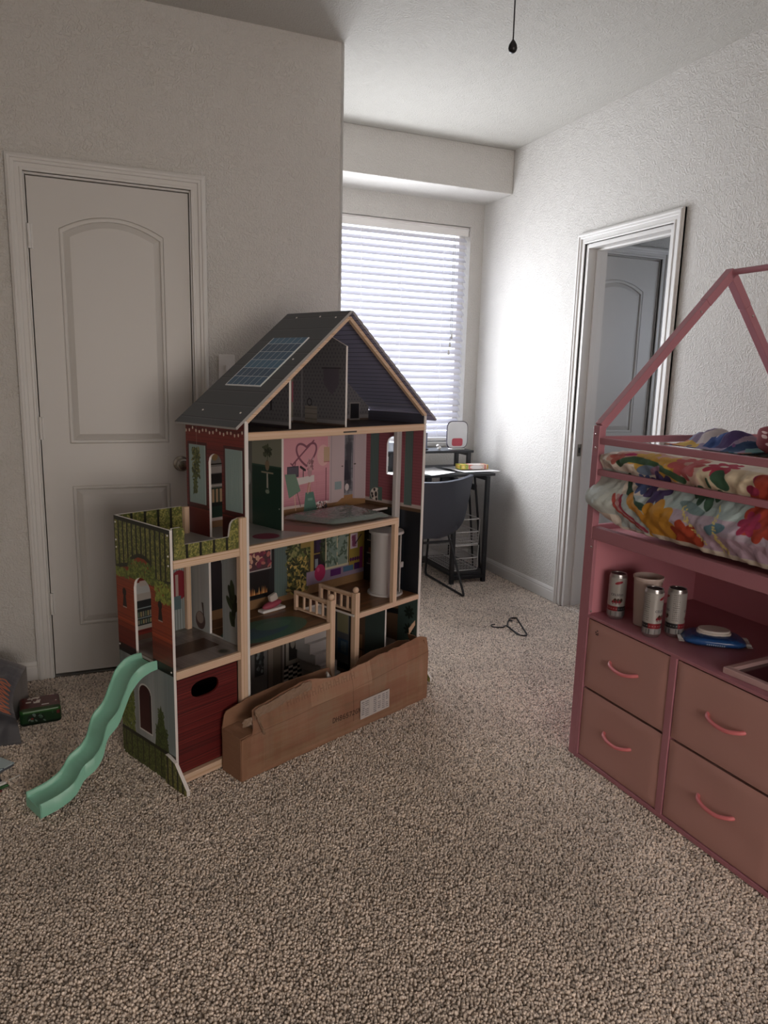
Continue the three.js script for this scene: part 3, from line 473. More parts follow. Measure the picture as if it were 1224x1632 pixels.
  board('living_room_floor', flat(H1, [[UM, 0], [.692, 0], [.692, .2], [.798, .2], [.798, 0], [UR - T, 0], [UR - T, HD], [UM, HD]]), pr(print(x1 - x0, HD, 800, (g) => { woodFloor(g, x0, x1, 0, HD); EL(g, '#3f6a5c', .44, .11, .19, .1); EL(g, '#3a5c6a', .42, .1, .12, .05); EL(g, '#4f7a68', .5, .13, .08, .04); LN(g, '#a8825c', .008, [[.3, .245], [.62, .245]]); }, x0, 0), .38));
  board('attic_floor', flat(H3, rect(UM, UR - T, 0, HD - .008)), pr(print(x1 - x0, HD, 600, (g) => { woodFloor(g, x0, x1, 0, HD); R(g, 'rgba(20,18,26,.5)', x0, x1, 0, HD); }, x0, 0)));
  board('ground_floor', flat(.03, rect(0, UR - T, 0, HD)), pr(print(UR, HD, 500, (g) => woodFloor(g, 0, UR, 0, HD))));
  part('rail', bx(UM + .003, UR - T - .002, H3 - .026, H3 + .001, -.008, .006, .002), WOOD, house); part('rail', bx(UM + .003, 1.05, H2 - .024, H2 + .001, -.012, .006, .002), WOOD, house);
  part('rail', bx(UM + .003, .665, H1 - .024, H1 + .001, -.008, .006, .002), WOOD, house); part('rail', bx(.827, UR - T - .002, H1 - .02, H1 + .001, -.008, .006, .002), WOOD, house);
  part('rail', bx(UM + .003, UR - T - .002, .004, .034, -.01, .004, .002), WOOD, house);
  TXTmark: { const m = part('printed_mark', bx(.72, .79, H3 - .018, H3 - .012, .0061, .0066), std(lin(.08, .07, .06), .8), house); m.name = 'printed_mark'; }
  part('post', bx(1.026, 1.05, H1 - .001, H2 - .022, -.014, .006, .002), WOODV, house);
  // ---- stair opening: two newel posts and two railings, stairs below
  for (const u of [.667, .802]) {
    part('newel_post', bx(u, u + .025, .03, .478, -.019, .006, .002), WOODV, house);
    part('newel_knob', new THREE.SphereGeometry(.0125, 16, 12).translate(u + .0125, .489, -.0065), WOODV, house);
    const c = u + .0125; part('handrail', bx(c - .006, c + .006, .456, .472, -.205, -.018, .002), WOOD, house); part('bottom_rail', bx(c - .006, c + .006, .396, .404, -.2, -.018, .001), WOOD, house);
    part('end_baluster', bx(c - .007, c + .007, H1, .472, -.213, -.199, .002), WOODV, house);
    for (let i = 0; i < 4; i++) part('baluster', bx(c - .004, c + .004, .403, .458, -.055 - i * .036, -.047 - i * .036, .001), WOODV, house);
  }
  const STAIR = std(lin(.55, .53, .52), .5);
  for (let i = 0; i < 7; i++) part('stair_step', bx(.742 + (6 - i) * .012, .90, .03 + i * .045, .03 + (i + 1) * .045, -HD + .012, -.31 + (6 - i) * .02 + .02, .002), STAIR, house);
  // ---- roof
  const slope = Math.hypot(.513, .4), ang = Math.atan2(.4, .513);
  const tRoof = print(slope, .36, 900, (g) => { R(g, '#4a4f54', 0, slope, -.02, .345); for (let i = 0; i < 9; i++) { const x = .03 + i * .073; LN(g, 'rgba(110,114,120,.5)', .004, [[x, -.02], [x, .345]]); LN(g, 'rgba(10,10,12,.5)', .003, [[x + .004, -.02], [x + .004, .345]]); } }, 0, -.02);
  const tIn = print(slope, .36, 900, (g) => { R(g, '#9193ae', 0, slope, -.02, .345); for (let i = 0; i < 26; i++) { const x = .01 + i * .025; LN(g, 'rgba(20,20,28,.55)', .003, [[x, -.02], [x, .345]]); LN(g, 'rgba(165,168,190,.45)', .002, [[x + .004, -.02], [x + .004, .345]]); } R(g, '#a5a2ae', .1, .106, -.02, .345); }, 0, -.02);
  // shape (s, v): s runs up the slope from the eave
  const roofL = ext(shape(rect(0, slope + .001, -.016, .331)), T).applyMatrix4(new THREE.Matrix4().makeBasis(V3(Math.cos(ang), Math.sin(ang), 0), V3(0, 0, -1), V3(-Math.sin(ang), Math.cos(ang), 0)).setPosition(.233, 1.141, 0));
  board('roof_panel', roofL, [new THREE.MeshStandardMaterial({ map: tRoof, roughness: .45 }), std(lin(.35, .34, .33), .6)], 'dark ribbed left roof panel');
  const roofR = ext(shape(rect(0, slope + .001, -.016, .331)), T).applyMatrix4(new THREE.Matrix4().makeBasis(V3(-Math.cos(ang), Math.sin(ang), 0), V3(0, 0, 1), V3(Math.sin(ang), Math.cos(ang), 0)).setPosition(1.259, 1.141, -.315));
  board('roof_panel', roofR, [new THREE.MeshStandardMaterial({ map: tIn, roughness: .55 }), std(lin(.30, .29, .30), .6)], 'dark ribbed right roof panel');
  for (const s of [-1, 1]) { // wooden verge strips under the roof's front edge
    const e = V3(.746 + s * .4635, 1.1635, 0), a = V3(.746, 1.526, 0); part('verge_strip', bar([e.x, e.y, -.004], [a.x, a.y, -.004], .014, .017, [0, 0, 1]), WOOD, house);
  }
  for (const [s, v] of [[.07, .03], [.07, .24], [.36, .035], [.61, .03], [.62, .12], [.62, .25]]) part('screw', cyl(.0038, .003, .0018, 0, 0, 0, 10).rotateZ(ang).translate(.233 + s * Math.cos(ang) - T * Math.sin(ang), 1.141 + s * Math.sin(ang) + T * Math.cos(ang), -v), EDGE, house);
  // solar panel lies flat on the left slope
  const tS = print(.295, .195, 1400, (g) => {
    R(g, '#e4e8ec', 0, .295, 0, .195); const gr = ['#2f5a7c', '#3a6d90', '#2a5070'];
    for (let i = 0; i < 6; i++) for (let k = 0; k < 6; k++) { R(g, gr[(i * 5 + k * 3) % 3], .005 + i * .0478, .005 + (i + 1) * .0478 - .0022, .005 + k * .0312, .005 + (k + 1) * .0312 - .0018); }
    for (let k = 0; k < 24; k++) LN(g, 'rgba(150,190,215,.3)', .0008, [[.005, .008 + k * .0078], [.29, .008 + k * .0078]]);
  });
  const sp = new THREE.BoxGeometry(.28, .195, .003); { const p = sp.attributes.position, q = sp.attributes.uv; for (let i = 0; i < p.count; i++) q.setXY(i, p.getX(i) + .14, p.getY(i) + .0975); }
  sp.translate(.345, .158, T + .0018).applyMatrix4(new THREE.Matrix4().makeBasis(V3(Math.cos(ang), Math.sin(ang), 0), V3(0, 0, -1), V3(-Math.sin(ang), Math.cos(ang), 0)).setPosition(.233, 1.141, 0));
  part('solar_panel', sp, new THREE.MeshStandardMaterial({ map: tS, roughness: .3 }), house, 'blue gridded toy solar panel');
  // ---- elevator: round open cab on a base disc, pole behind
  const EL_ = std(lin(.50, .48, .47), .4), eu = 1.112, ev = .115, er = .066;
  const cab = (a0, a1) => { const s = new THREE.Shape(); s.absarc(0, 0, er, a0, a1, false); s.absarc(0, 0, er - .004, a1, a0, true); return ext(s, .262, 0, { curveSegments: 24 }).rotateX(-Math.PI / 2).translate(eu, H1 + .008, -ev); };
  part('elevator_shell', cab(2.2, 4.35), EL_, house); part('elevator_shell', cab(-1.1, .9), EL_, house);
  part('elevator_base', cyl(.078, .076, .008, eu, H1 + .001, -ev, 40), EL_, house); part('elevator_top', cyl(.076, .074, .01, eu, H1 + .27, -ev, 40), EL_, house);
  part('elevator_divider', bx(eu - .012, eu - .007, H1 + .009, H1 + .268, -ev - .05, -ev + .045), EL_, house);
  part('elevator_handle', bx(eu + .062, 1.19, .5, .525, -ev + .03, -ev + .036, .002), EL_, house);
  part('elevator_pole', bx(1.166, 1.196, H1 + .28, H3 - .01, -.138, -.112, .006), EL_, house);
}
{ // storage bin in the tower's ground floor
  const c = Math.cos(HT), s = Math.sin(HT), at = (u, v) => [HX + u * c - v * s, 0, HZ - u * s - v * c];
  const b = thing('storage_bin', 'dark red toy storage bin with an oval hand hole at the tower base', 'bin', [at(0, 0)[0], .032, at(0, 0)[2]], HT);
  const pts = []; for (let i = 0; i < 36; i++) { const a = i / 36 * Math.PI * 2, ca = Math.cos(a), sa = Math.sin(a); pts.push([.112 + Math.sign(ca) * Math.pow(Math.abs(ca), .75) * .053, .273 + Math.sign(sa) * Math.pow(Math.abs(sa), .8) * .029]); }
  const redT = print(.3, .4, 800, (g) => { R(g, '#5e1a1a', 0, .3, 0, .4); for (let i = 0; i < 70; i++) { const y = rr(0, .4); LN(g, `rgba(${rnd() > .6 ? '150,60,50' : '25,4,6'},.35)`, rr(.001, .004), [[0, y], [.3, y + rr(-.004, .004)]]); } for (let y = .03; y < .4; y += .045) LN(g, 'rgba(15,2,4,.6)', .002, [[0, y], [.3, y]]); });
  const m = new THREE.MeshStandardMaterial({ map: redT, roughness: .5 });
  part('front_panel', ext(shape(rect(.004, .240, .004, .324), [pts]), .008).translate(0, 0, -.018), m, b);
  const dk = std(lin(.05, .018, .018), .8);
  part('side_panel', bx(.005, .011, .004, .32, -.29, -.02), dk, b); part('side_panel', bx(.232, .239, .004, .32, -.29, -.02), dk, b);
  part('back_panel', bx(.012, .23, .004, .32, -.296, -.29), dk, b); part('base_panel', bx(.012, .23, .004, .012, -.29, -.02), dk, b);
}
// ---------------------------------------------------------------- soft shapes
// closed thin solid from a grid: f(s, t) -> [x, y, z]; th = thickness; uvf(s, t, p) -> [u, v]
function sheet(nu, nv, f, th, uvf) {
  const P = [], N = [], idx = [], pos = [], uv = [], W = nu + 1;
  for (let j = 0; j <= nv; j++) for (let i = 0; i <= nu; i++) P.push(V3(...f(i / nu, j / nv)));
  const at = (i, j) => P[Math.max(0, Math.min(nv, j)) * W + Math.max(0, Math.min(nu, i))];
  for (let j = 0; j <= nv; j++) for (let i = 0; i <= nu; i++) N.push(at(i + 1, j).clone().sub(at(i - 1, j)).cross(at(i, j + 1).clone().sub(at(i, j - 1))).normalize());
  for (const side of [0, 1]) for (let j = 0; j <= nv; j++) for (let i = 0; i <= nu; i++) { const k = j * W + i, p = P[k].clone().addScaledVector(N[k], side ? -th : 0); pos.push(p.x, p.y, p.z); const q = uvf ? uvf(i / nu, j / nv, P[k]) : [i / nu, j / nv]; uv.push(...q); }
  const o = W * (nv + 1);
  for (let j = 0; j < nv; j++) for (let i = 0; i < nu; i++) { const a = j * W + i, b = a + 1, c = a + W, d = c + 1; idx.push(a, b, d, a, d, c, o + a, o + d, o + b, o + a, o + c, o + d); }
  const rim = []; for (let i = 0; i < nu; i++) rim.push([i, i + 1], [nv * W + i + 1, nv * W + i]); for (let j = 0; j < nv; j++) rim.push([(j + 1) * W, j * W], [j * W + nu, (j + 1) * W + nu]);
  for (const [a, b] of rim) idx.push(a, o + a, b, b, o + a, o + b);
  const g = new THREE.BufferGeometry(); g.setAttribute('position', new THREE.Float32BufferAttribute(pos, 3)); g.setAttribute('uv', new THREE.Float32BufferAttribute(uv, 2)); g.setIndex(idx);
  return toCreasedNormals(g, 0.9);
}
const nz = (x, y, z = 0) => perlin.noise(x + 100.3, y + 57.1, z + 9.7);

{ // ---- mint slide leaning from the tower doorway to the carpet
  const c = Math.cos(HT), s = Math.sin(HT);
  const sl = thing('toy_slide', 'mint green wavy plastic slide running from the dollhouse tower to the carpet', 'slide', [HX, 0, HZ], HT);
  const path = new THREE.CatmullRomCurve3([[-.011, .407], [-.035, .407], [-.066, .398], [-.096, .370], [-.12, .32], [-.142, .272], [-.176, .236], [-.196, .176], [-.218, .146], [-.252, .124], [-.28, .084], [-.318, .062], [-.355, .052], [-.378, .048]].map((p) => V3(p[0], p[1], 0)));
  const sec = [[0, -.044], [.001, -.004], [.004, 0], [.008, -.002], [.011, -.014], [.016, -.018], [.088, -.018], [.093, -.014], [.096, -.002], [.1, 0], [.103, -.004], [.104, -.044], [.101, -.044], [.098, -.031], [.006, -.031], [.003, -.044]];
  const n = 72, pos = [], idx = [], m = sec.length;
  for (let i = 0; i <= n; i++) { const p = path.getPoint(i / n), v0 = .088 + .05 * Math.min(1, Math.max(0, -p.x / .38)), grow = .6 + .4 * Math.min(1, -p.x / .09); for (const [dv, dy] of sec) pos.push(p.x, Math.max(.001, p.y + dy * (dy < -.03 ? grow : 1)), -(v0 + dv)); }
  for (let i = 0; i < n; i++) for (let k = 0; k < m; k++) { const a = i * m + k, b = i * m + (k + 1) % m, d = a + m, e = b + m; idx.push(a, b, e, a, e, d); }
  const g = new THREE.BufferGeometry(); g.setAttribute('position', new THREE.Float32BufferAttribute(pos, 3)); g.setIndex(idx);
  const cr = toCreasedNormals(g, .7);
  const mint = std(lin(.25, .56, .42), .38, { side: THREE.DoubleSide });
  part('chute', cr.setAttribute('uv', new THREE.Float32BufferAttribute(new Float32Array(cr.attributes.position.count * 2), 2)), mint, sl);
  part('end_wall', ext(shape([[.139, .0], [.241, .0], [.2395, .048], [.2355, .048], [.230, .031], [.15, .031], [.1445, .048], [.1405, .048]]), .003).applyMatrix4(new THREE.Matrix4().makeBasis(V3(0, 0, -1), V3(0, 1, 0), V3(1, 0, 0)).setPosition(-.381, 0, 0)), mint, sl);
}
{ // ---- plastic-wrapped rug on the bedroom floor, small toy on the living-room floor
  const c = Math.cos(HT), s = Math.sin(HT), at = (u, v, y) => [HX + u * c - v * s, y, HZ - u * s - v * c];
  const p = thing('wrapped_rug', 'grey green toy rug folded in a shiny clear plastic bag on the pink bedroom floor', 'rug', at(0, 0, H2), HT);
  const quad = (S, T) => { const a = [.665, .285], b = [.735, .055], d = [1.035, .018], e = [1.075, .30]; const x = (a[0] * (1 - T) + b[0] * T) * (1 - S) + (e[0] * (1 - T) + d[0] * T) * S, y = (a[1] * (1 - T) + b[1] * T) * (1 - S) + (e[1] * (1 - T) + d[1] * T) * S; return [x, y]; };
  part('folded_fabric', sheet(30, 22, (S, T) => { const [x, y] = quad(.04 + S * .92, .05 + T * .9), e = Math.min(1, 14 * Math.min(S, 1 - S, T, 1 - T)); return [x, .004 + .010 * e + .0012 * nz(x * 60, y * 60), -y]; }, .003), std(lin(.22, .30, .26), .9), p);
  part('plastic_bag', sheet(70, 50, (S, T) => { const [x, y] = quad(S, T), e = Math.min(1, 10 * Math.min(S, 1 - S, T, 1 - T)); return [x, .003 + .0165 * e + e * .0035 * nz(x * 45 + y * 20, y * 90) + e * .002 * nz(x * 130, y * 130), -y]; }, .0006), new THREE.MeshPhysicalMaterial({ color: lin(.9, .92, .92), roughness: .12, transmission: .9, thickness: 0, ior: 1.4 }), p);
  const t = thing('toy_lounger', 'small pink and white toy cushion lying in front of the printed fireplace', 'toy', at(.6, .265, H1 + .001), HT);
  part('base', bx(-.055, .06, 0, .012, -.018, .02, .005), MAT.white, t);
  part('cushion', new THREE.SphereGeometry(1, 20, 12).scale(.048, .014, .018).rotateZ(.12).translate(.004, .024, 0), std(lin(.35, .06, .10), .6), t);
  part('pillow', new RoundedBoxGeometry(.038, .03, .02, 3, .006).rotateZ(.3).translate(.012, .05, -.004), std(lin(.55, .50, .46), .8), t);
}
{ // ---- long torn cardboard box in front of the dollhouse
  const b = thing('cardboard_box', 'long torn brown cardboard box lying open in front of the dollhouse', 'box', [.435, .001, -2.169], .4093);
  const kraftC = canvas(512, 512, (g) => { g.fillStyle = '#8c674f'; g.fillRect(0, 0, 512, 512); for (let i = 0; i < 2600; i++) { g.fillStyle = `rgba(${rnd() > .5 ? '190,150,118' : '90,62,44'},${rnd() * .10})`; g.fillRect(rnd() * 512, rnd() * 512, rr(4, 60), rr(.6, 2)); } });
  const kraftT = tex(kraftC); kraftT.repeat.set(2.5, 2.5);
  const KR = new THREE.MeshStandardMaterial({ map: kraftT, roughness: .85 }), INN = std(lin(.24, .165, .115), .9);
  const W = .933, D = .105;
  // printed front
  const tF = print(W, .30, 1100, (g) => {
    g.drawImage(kraftC, 0, 0, W, .3); for (let i = 0; i < 500; i++) R(g, `rgba(${rnd() > .5 ? '190,150,118' : '90,62,44'},.05)`, rr(0, W), rr(0, W), rr(0, .3), rr(0, .3));
    LN(g, 'rgba(60,38,24,.35)', .002, [[0, .146], [.5, .169], [W, .205]]); LN(g, 'rgba(60,38,24,.5)', .0022, [[.497, .26], [.507, .04]]); LN(g, 'rgba(60,38,24,.35)', .0016, [[.578, .25], [.588, .10]]);
    R(g, 'rgba(214,178,150,.22)', .30, .60, .165, .26); for (let i = 0; i < 40; i++) LN(g, `rgba(70,45,30,${rr(.04, .2)})`, .001, [[rr(.1, .9), .175], [rr(.1, .9), .24]].map((q, k, a) => [a[0][0] + k * .004, q[1]]));
    TXT(g, '#3a241a', .027, 'DH86572GN', .472, .0765, 'monospace', -.02);
    for (let i = 0; i < 26; i++) { const x = .20 + i * .0125; LN(g, 'rgba(60,38,26,.22)', .0035, [[x, .192 + x * .03], [x + (i % 3 - 1) * .004, .218 + x * .03]]); if (i % 3 === 0) LN(g, 'rgba(60,38,26,.22)', .0035, [[x, .205 + x * .03], [x + .01, .205 + x * .03]]); }
  });
  const front = [[0, .144], [.022, .150], [.045, .152], [.05, .165], [.056, .228], [.075, .236], [.12, .239], [.169, .247], [.20, .2525], [.24, .256], [.27, .262], [.308, .2605], [.34, .253], [.398, .241], [.43, .238], [.455, .243], [.49, .242], [.507, .246], [.54, .25], [.575, .249], [.623, .257], [.66, .262], [.70, .259], [.735, .266], [.765, .2635], [.80, .269], [.84, .27], [.878, .275], [.905, .273], [.933, .262]];
  const topAt = (x, L) => { for (let i = 1; i < L.length; i++) if (x <= L[i][0]) { const k = (x - L[i - 1][0]) / Math.max(1e-6, L[i][0] - L[i - 1][0]); return L[i - 1][1] + (L[i][1] - L[i - 1][1]) * k; } return L[L.length - 1][1]; };
  const lean = (x, y, k) => { const f = .146 + x * .063; return y > f ? (y - f) * k : 0; };
  part('front_wall', sheet(150, 26, (S, T) => { const x = .001 + S * (W - .002), h = topAt(x, front) + .0016 * nz(x * 90, 3), y = T * h; return [x, y, lean(x, y, -.22) + .0035 * nz(x * 9, y * 14) + (T > .9 ? .0025 * nz(x * 60, y * 60) : 0) + .004 * Math.exp(-(((x - .5) / .05) ** 2)) * T * 1]; }, .0035, (S, T, p) => [p.x, p.y]), new THREE.MeshStandardMaterial({ map: tF, roughness: .85 }), b);
  const bk = [[0, .15], [.006, .19], [.016, .207], [.107, .226], [.256, .235], [.48, .231], [.488, .20], [.50, .175], [.56, .18], [.62, .205], [.64, .225], [.70, .235], [.78, .232], [.86, .24], [.933, .225]];
  part('back_wall', sheet(120, 18, (S, T) => { const x = S * W, y = T * (topAt(x, bk) + .0014 * nz(x * 80, 8)); return [x, y, -D + lean(x, y, -.02) + .002 * nz(x * 9, y * 14, 4)]; }, .0035, (S, T, p) => [p.x, p.y]), new THREE.MeshStandardMaterial({ map: kraftT, roughness: .85 }), b);
  part('end_wall', bx(-.001, .003, 0, .148, -D, -.002), KR, b); part('end_wall', bx(W - .003, W + .001, 0, .205, -D, -.002), KR, b);
  part('base_panel', bx(.003, W - .003, 0, .004, -D + .002, -.004), KR, b);
  part('end_flap', sheet(14, 14, (S, T) => [.0 + S * .062, .149 + .006 * S + .004 * nz(S * 3, T * 3), -.004 - T * (D - .006)], .003, (S, T, p) => [p.x, p.z]), KR, b);
  part('end_flap', sheet(14, 14, (S, T) => [W - .05 * S * .5, .205 + .055 * S + .006 * nz(S * 3, T * 3, 2), -.006 - T * (D - .012)], .003, (S, T, p) => [p.y, p.z]), KR, b);
  // crumpled tape
  const TAPE = new THREE.MeshPhysicalMaterial({ color: lin(.45, .31, .22), roughness: .18, clearcoat: 1, transmission: .45, thickness: 0 });
  part('packing_tape', sheet(60, 8, (S, T) => { const x = .058 + S * .25; return [x, topAt(x, front) - .036 + T * .034 + .003 * nz(x * 70, T * 4), lean(x, topAt(x, front) - .02, -.22) + .006 + .0045 * nz(x * 80, T * 5, 3)]; }, .0006), TAPE, b);
  part('packing_tape', sheet(12, 4, (S, T) => [.05 + S * .034 + .008 * T, .225 - S * .085, .008 + .006 * nz(S * 6, T * 4) + .012 * S * (1 - S)], .0006), TAPE, b);
  part('packing_tape', sheet(12, 6, (S, T) => [.028 + S * .035, .168 + T * .028 + .012 * S, -.03 + .02 * S + .007 * nz(S * 6, T * 4, 5)], .0006), TAPE, b);
  // shipping label
  const tl = print(.158, .078, 1400, (g) => { R(g, '#b9b4b0', 0, .158, 0, .078); LN(g, '#6a6562', .0008, [[.045, .004], [.045, .074]]); for (let r = 0; r < 8; r++) for (const [a, w] of [[.006, .016], [.026, .017], [.05, .0], [.07, .016], [.094, .015], [.118, .014], [.138, .013]]) if (w && rnd() > .12) for (let k = 0; k < 5; k++) R(g, 'rgba(50,48,60,.75)', a + k * w / 5, a + k * w / 5 + w / 5 * rr(.4, .95), .008 + r * .0082, .0115 + r * .0082); });
  part('shipping_label', new THREE.BoxGeometry(.158, .076, .0007).translate(.079, .038, 0).applyMatrix4(new THREE.Matrix4().makeRotationZ(.012).setPosition(.537, .037, .0062)), [0, 1, 2, 3, 4, 5].map((k) => (k === 4 ? new THREE.MeshStandardMaterial({ map: (() => { const t = tl.clone(); t.repeat.set(1, 1); t.offset.set(0, 0); return t; })(), roughness: .6 }) : MAT.white)), b, 'white printed shipping label');
  // packing inside
  part('packing_foam', sheet(8, 8, (S, T) => [.405 + S * .03, .15 + T * .105 * (1 - .3 * S), -.035 - .012 * S + .004 * nz(S * 5, T * 5)], .010), std(lin(.5, .48, .45), .8), b, 'white foam scrap');
  part('packing_plastic', sheet(30, 14, (S, T) => [.42 + S * .15, .178 + .014 * nz(S * 7, T * 5) + .02 * T * (1 - T), -.02 - T * .06 + .006 * nz(S * 9, T * 6, 2)], .001), new THREE.MeshPhysicalMaterial({ color: lin(.55, .55, .55), roughness: .2, clearcoat: 1 }), b);
  part('box_filling', bx(.07, .9, .004, .15, -D + .006, -.012, .01), INN, b);
  part('torn_flap', sheet(8, 6, (S, T) => [.905 + S * .058, .262 + S * .02 + T * .026 * (1 - .2 * S), -.085 - .02 * S + .004 * nz(S * 6, T * 5)], .0035), std(lin(.5, .34, .22), .85), b, 'torn light brown cardboard flap');
}
{ // ---- green and red pack on the carpet
  const p = thing('wipes_pack', 'green and dark red plastic pack lying on the carpet by the door casing', 'pack', [-.185, .001, -2.815], .06);
  const tG = print(.15, .12, 1400, (g) => { R(g, '#17381d', 0, .15, 0, .12); R(g, '#2f5f2c', 0, .15, .05, .064); R(g, '#0c1f14', 0, .15, 0, .014); EL(g, '#0d2316', .055, .03, .03, .018); for (let i = 0; i < 26; i++) EL(g, ['#6a7a72', '#0a1510', '#3a5a44'][i % 3], rr(.03, .085), rr(.016, .046), .006, .003, rnd() * 3); EL(g, '#7a2a28', .042, .029, .005, .004); R(g, '#6f2a2c', .126, .137, .036, .05); R(g, '#35553c', .11, .115, .04, .05); });
  const tR = print(.15, .18, 1400, (g) => { R(g, '#4e1617', 0, .15, 0, .18); for (let i = 0; i < 9; i++) { const x = rr(.01, .12), y = rr(.02, .16); R(g, '#e0d8d0', x, x + rr(.008, .026), y, y + rr(.008, .02)); } for (let i = 0; i < 30; i++) EL(g, ['#d8d0c8', '#7a2a28', '#2a0a0c'][i % 3], rr(.01, .14), rr(.01, .17), .003, .004); R(g, '#2a3a22', 0, .15, 0, .012); });
  const g = new RoundedBoxGeometry(.142, .068, .12, 4, .013); const ps = g.attributes.position; for (let i = 0; i < ps.count; i++) { const x = ps.getX(i), y = ps.getY(i), z = ps.getZ(i); ps.setXYZ(i, x + .002 * nz(y * 50, z * 50), y + .0015 * nz(x * 60, z * 60), z + .003 * nz(x * 40, y * 40)); }
  g.computeVertexNormals(); const top = [], rest = []; const gg = metric(g.translate(.071, .034, -.06)); const q = gg.attributes.position, nn = gg.attributes.normal;
  const split = (want) => { const P = [], N = [], U = []; for (let i = 0; i < q.count; i += 3) { const up = nn.getY(i) + nn.getY(i + 1) + nn.getY(i + 2) > 1.6; if (up !== want) continue; for (let k = i; k < i + 3; k++) { P.push(q.getX(k), q.getY(k), q.getZ(k)); N.push(nn.getX(k), nn.getY(k), nn.getZ(k)); U.push(q.getX(k), want ? -q.getZ(k) : q.getY(k)); } } const r = new THREE.BufferGeometry(); r.setAttribute('position', new THREE.Float32BufferAttribute(P, 3)); r.setAttribute('normal', new THREE.Float32BufferAttribute(N, 3)); r.setAttribute('uv', new THREE.Float32BufferAttribute(U, 2)); return r; };
  part('green_wrapper', split(false).translate(-.071, 0, 0), new THREE.MeshStandardMaterial({ map: tG, roughness: .3 }), p, 'dark green printed side wrapper');
  part('red_wrapper', split(true).translate(-.071, 0, 0), new THREE.MeshStandardMaterial({ map: tR, roughness: .3 }), p, 'dark red printed top wrapper');
}
{ // ---- grey mailing bag with orange lettering, leaning against the wall
  const b = thing('mailing_bag', 'grey crinkled plastic mailing bag with orange sideways lettering by the wall', 'bag', [0, .001, 0]);
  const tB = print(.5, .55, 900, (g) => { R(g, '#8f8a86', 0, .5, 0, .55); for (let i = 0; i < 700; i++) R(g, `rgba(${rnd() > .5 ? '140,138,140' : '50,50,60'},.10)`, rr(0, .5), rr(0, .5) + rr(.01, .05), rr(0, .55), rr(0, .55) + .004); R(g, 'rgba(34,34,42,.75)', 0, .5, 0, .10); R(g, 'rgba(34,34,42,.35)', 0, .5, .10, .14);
    g.lineJoin = 'round'; const z = []; for (let i = 0; i <= 12; i++) z.push([i % 2 ? .43 : .48, .13 + i * .018]); LN(g, '#c07050', .011, z); LN(g, '#c07050', .011, [[.425, .12], [.48, .12], [.46, .135], [.41, .14]]); LN(g, '#c07050', .011, [[.48, .355], [.455, .372], [.435, .355], [.425, .37]]); }, 0, 0);
  const top = (S, T) => { const L = V3(-.72, .0, -2.70).lerp(V3(-.62, .30, -3.20), T), Rr = V3(-.243, .0, -2.686).lerp(V3(-.235, .17, -2.99), T); Rr.x -= .035 * Math.sin(Math.PI * T); const p = L.lerp(Rr, S); const e = Math.min(1, 9 * Math.min(1 - S, T * 2, 1 - T * .98)); p.y += .035 * e * Math.sin(Math.PI * Math.min(1, T * 1.1)) + .05 * Math.min(1, T * 9) * (1 - T) + .008 * nz(p.x * 22, p.z * 22) * e + .004 * nz(p.x * 60, p.z * 60) * e; p.y = Math.max(p.y, .0); return [p.x, p.y, p.z]; };
  const N = 46, pos = [], idx = [], uv = [], W = N + 1;
  for (let side = 0; side < 2; side++) for (let j = 0; j <= N; j++) for (let i = 0; i <= N; i++) { const p = top(i / N, j / N); pos.push(p[0], side ? Math.min(p[1] - .002, 0) : p[1], p[2]); uv.push(i / N * .5, j / N * .55); }
  const o = W * W; for (let j = 0; j < N; j++) for (let i = 0; i < N; i++) { const a = j * W + i; idx.push(a, a + 1, a + W + 1, a, a + W + 1, a + W, o + a, o + a + W + 1, o + a + 1, o + a, o + a + W, o + a + W + 1); }
  for (let k = 0; k < N; k++) { for (const [a, c] of [[k, k + 1], [N * W + k + 1, N * W + k], [(k + 1) * W, k * W], [k * W + N, (k + 1) * W + N]]) idx.push(a, o + a, c, c, o + a, o + c); }
  const g = new THREE.BufferGeometry(); g.setAttribute('position', new THREE.Float32BufferAttribute(pos, 3)); g.setAttribute('uv', new THREE.Float32BufferAttribute(uv, 2)); g.setIndex(idx);
  part('bag_body', toCreasedNormals(g, .8), new THREE.MeshPhysicalMaterial({ map: tB, roughness: .38, clearcoat: .35 }), b);
}
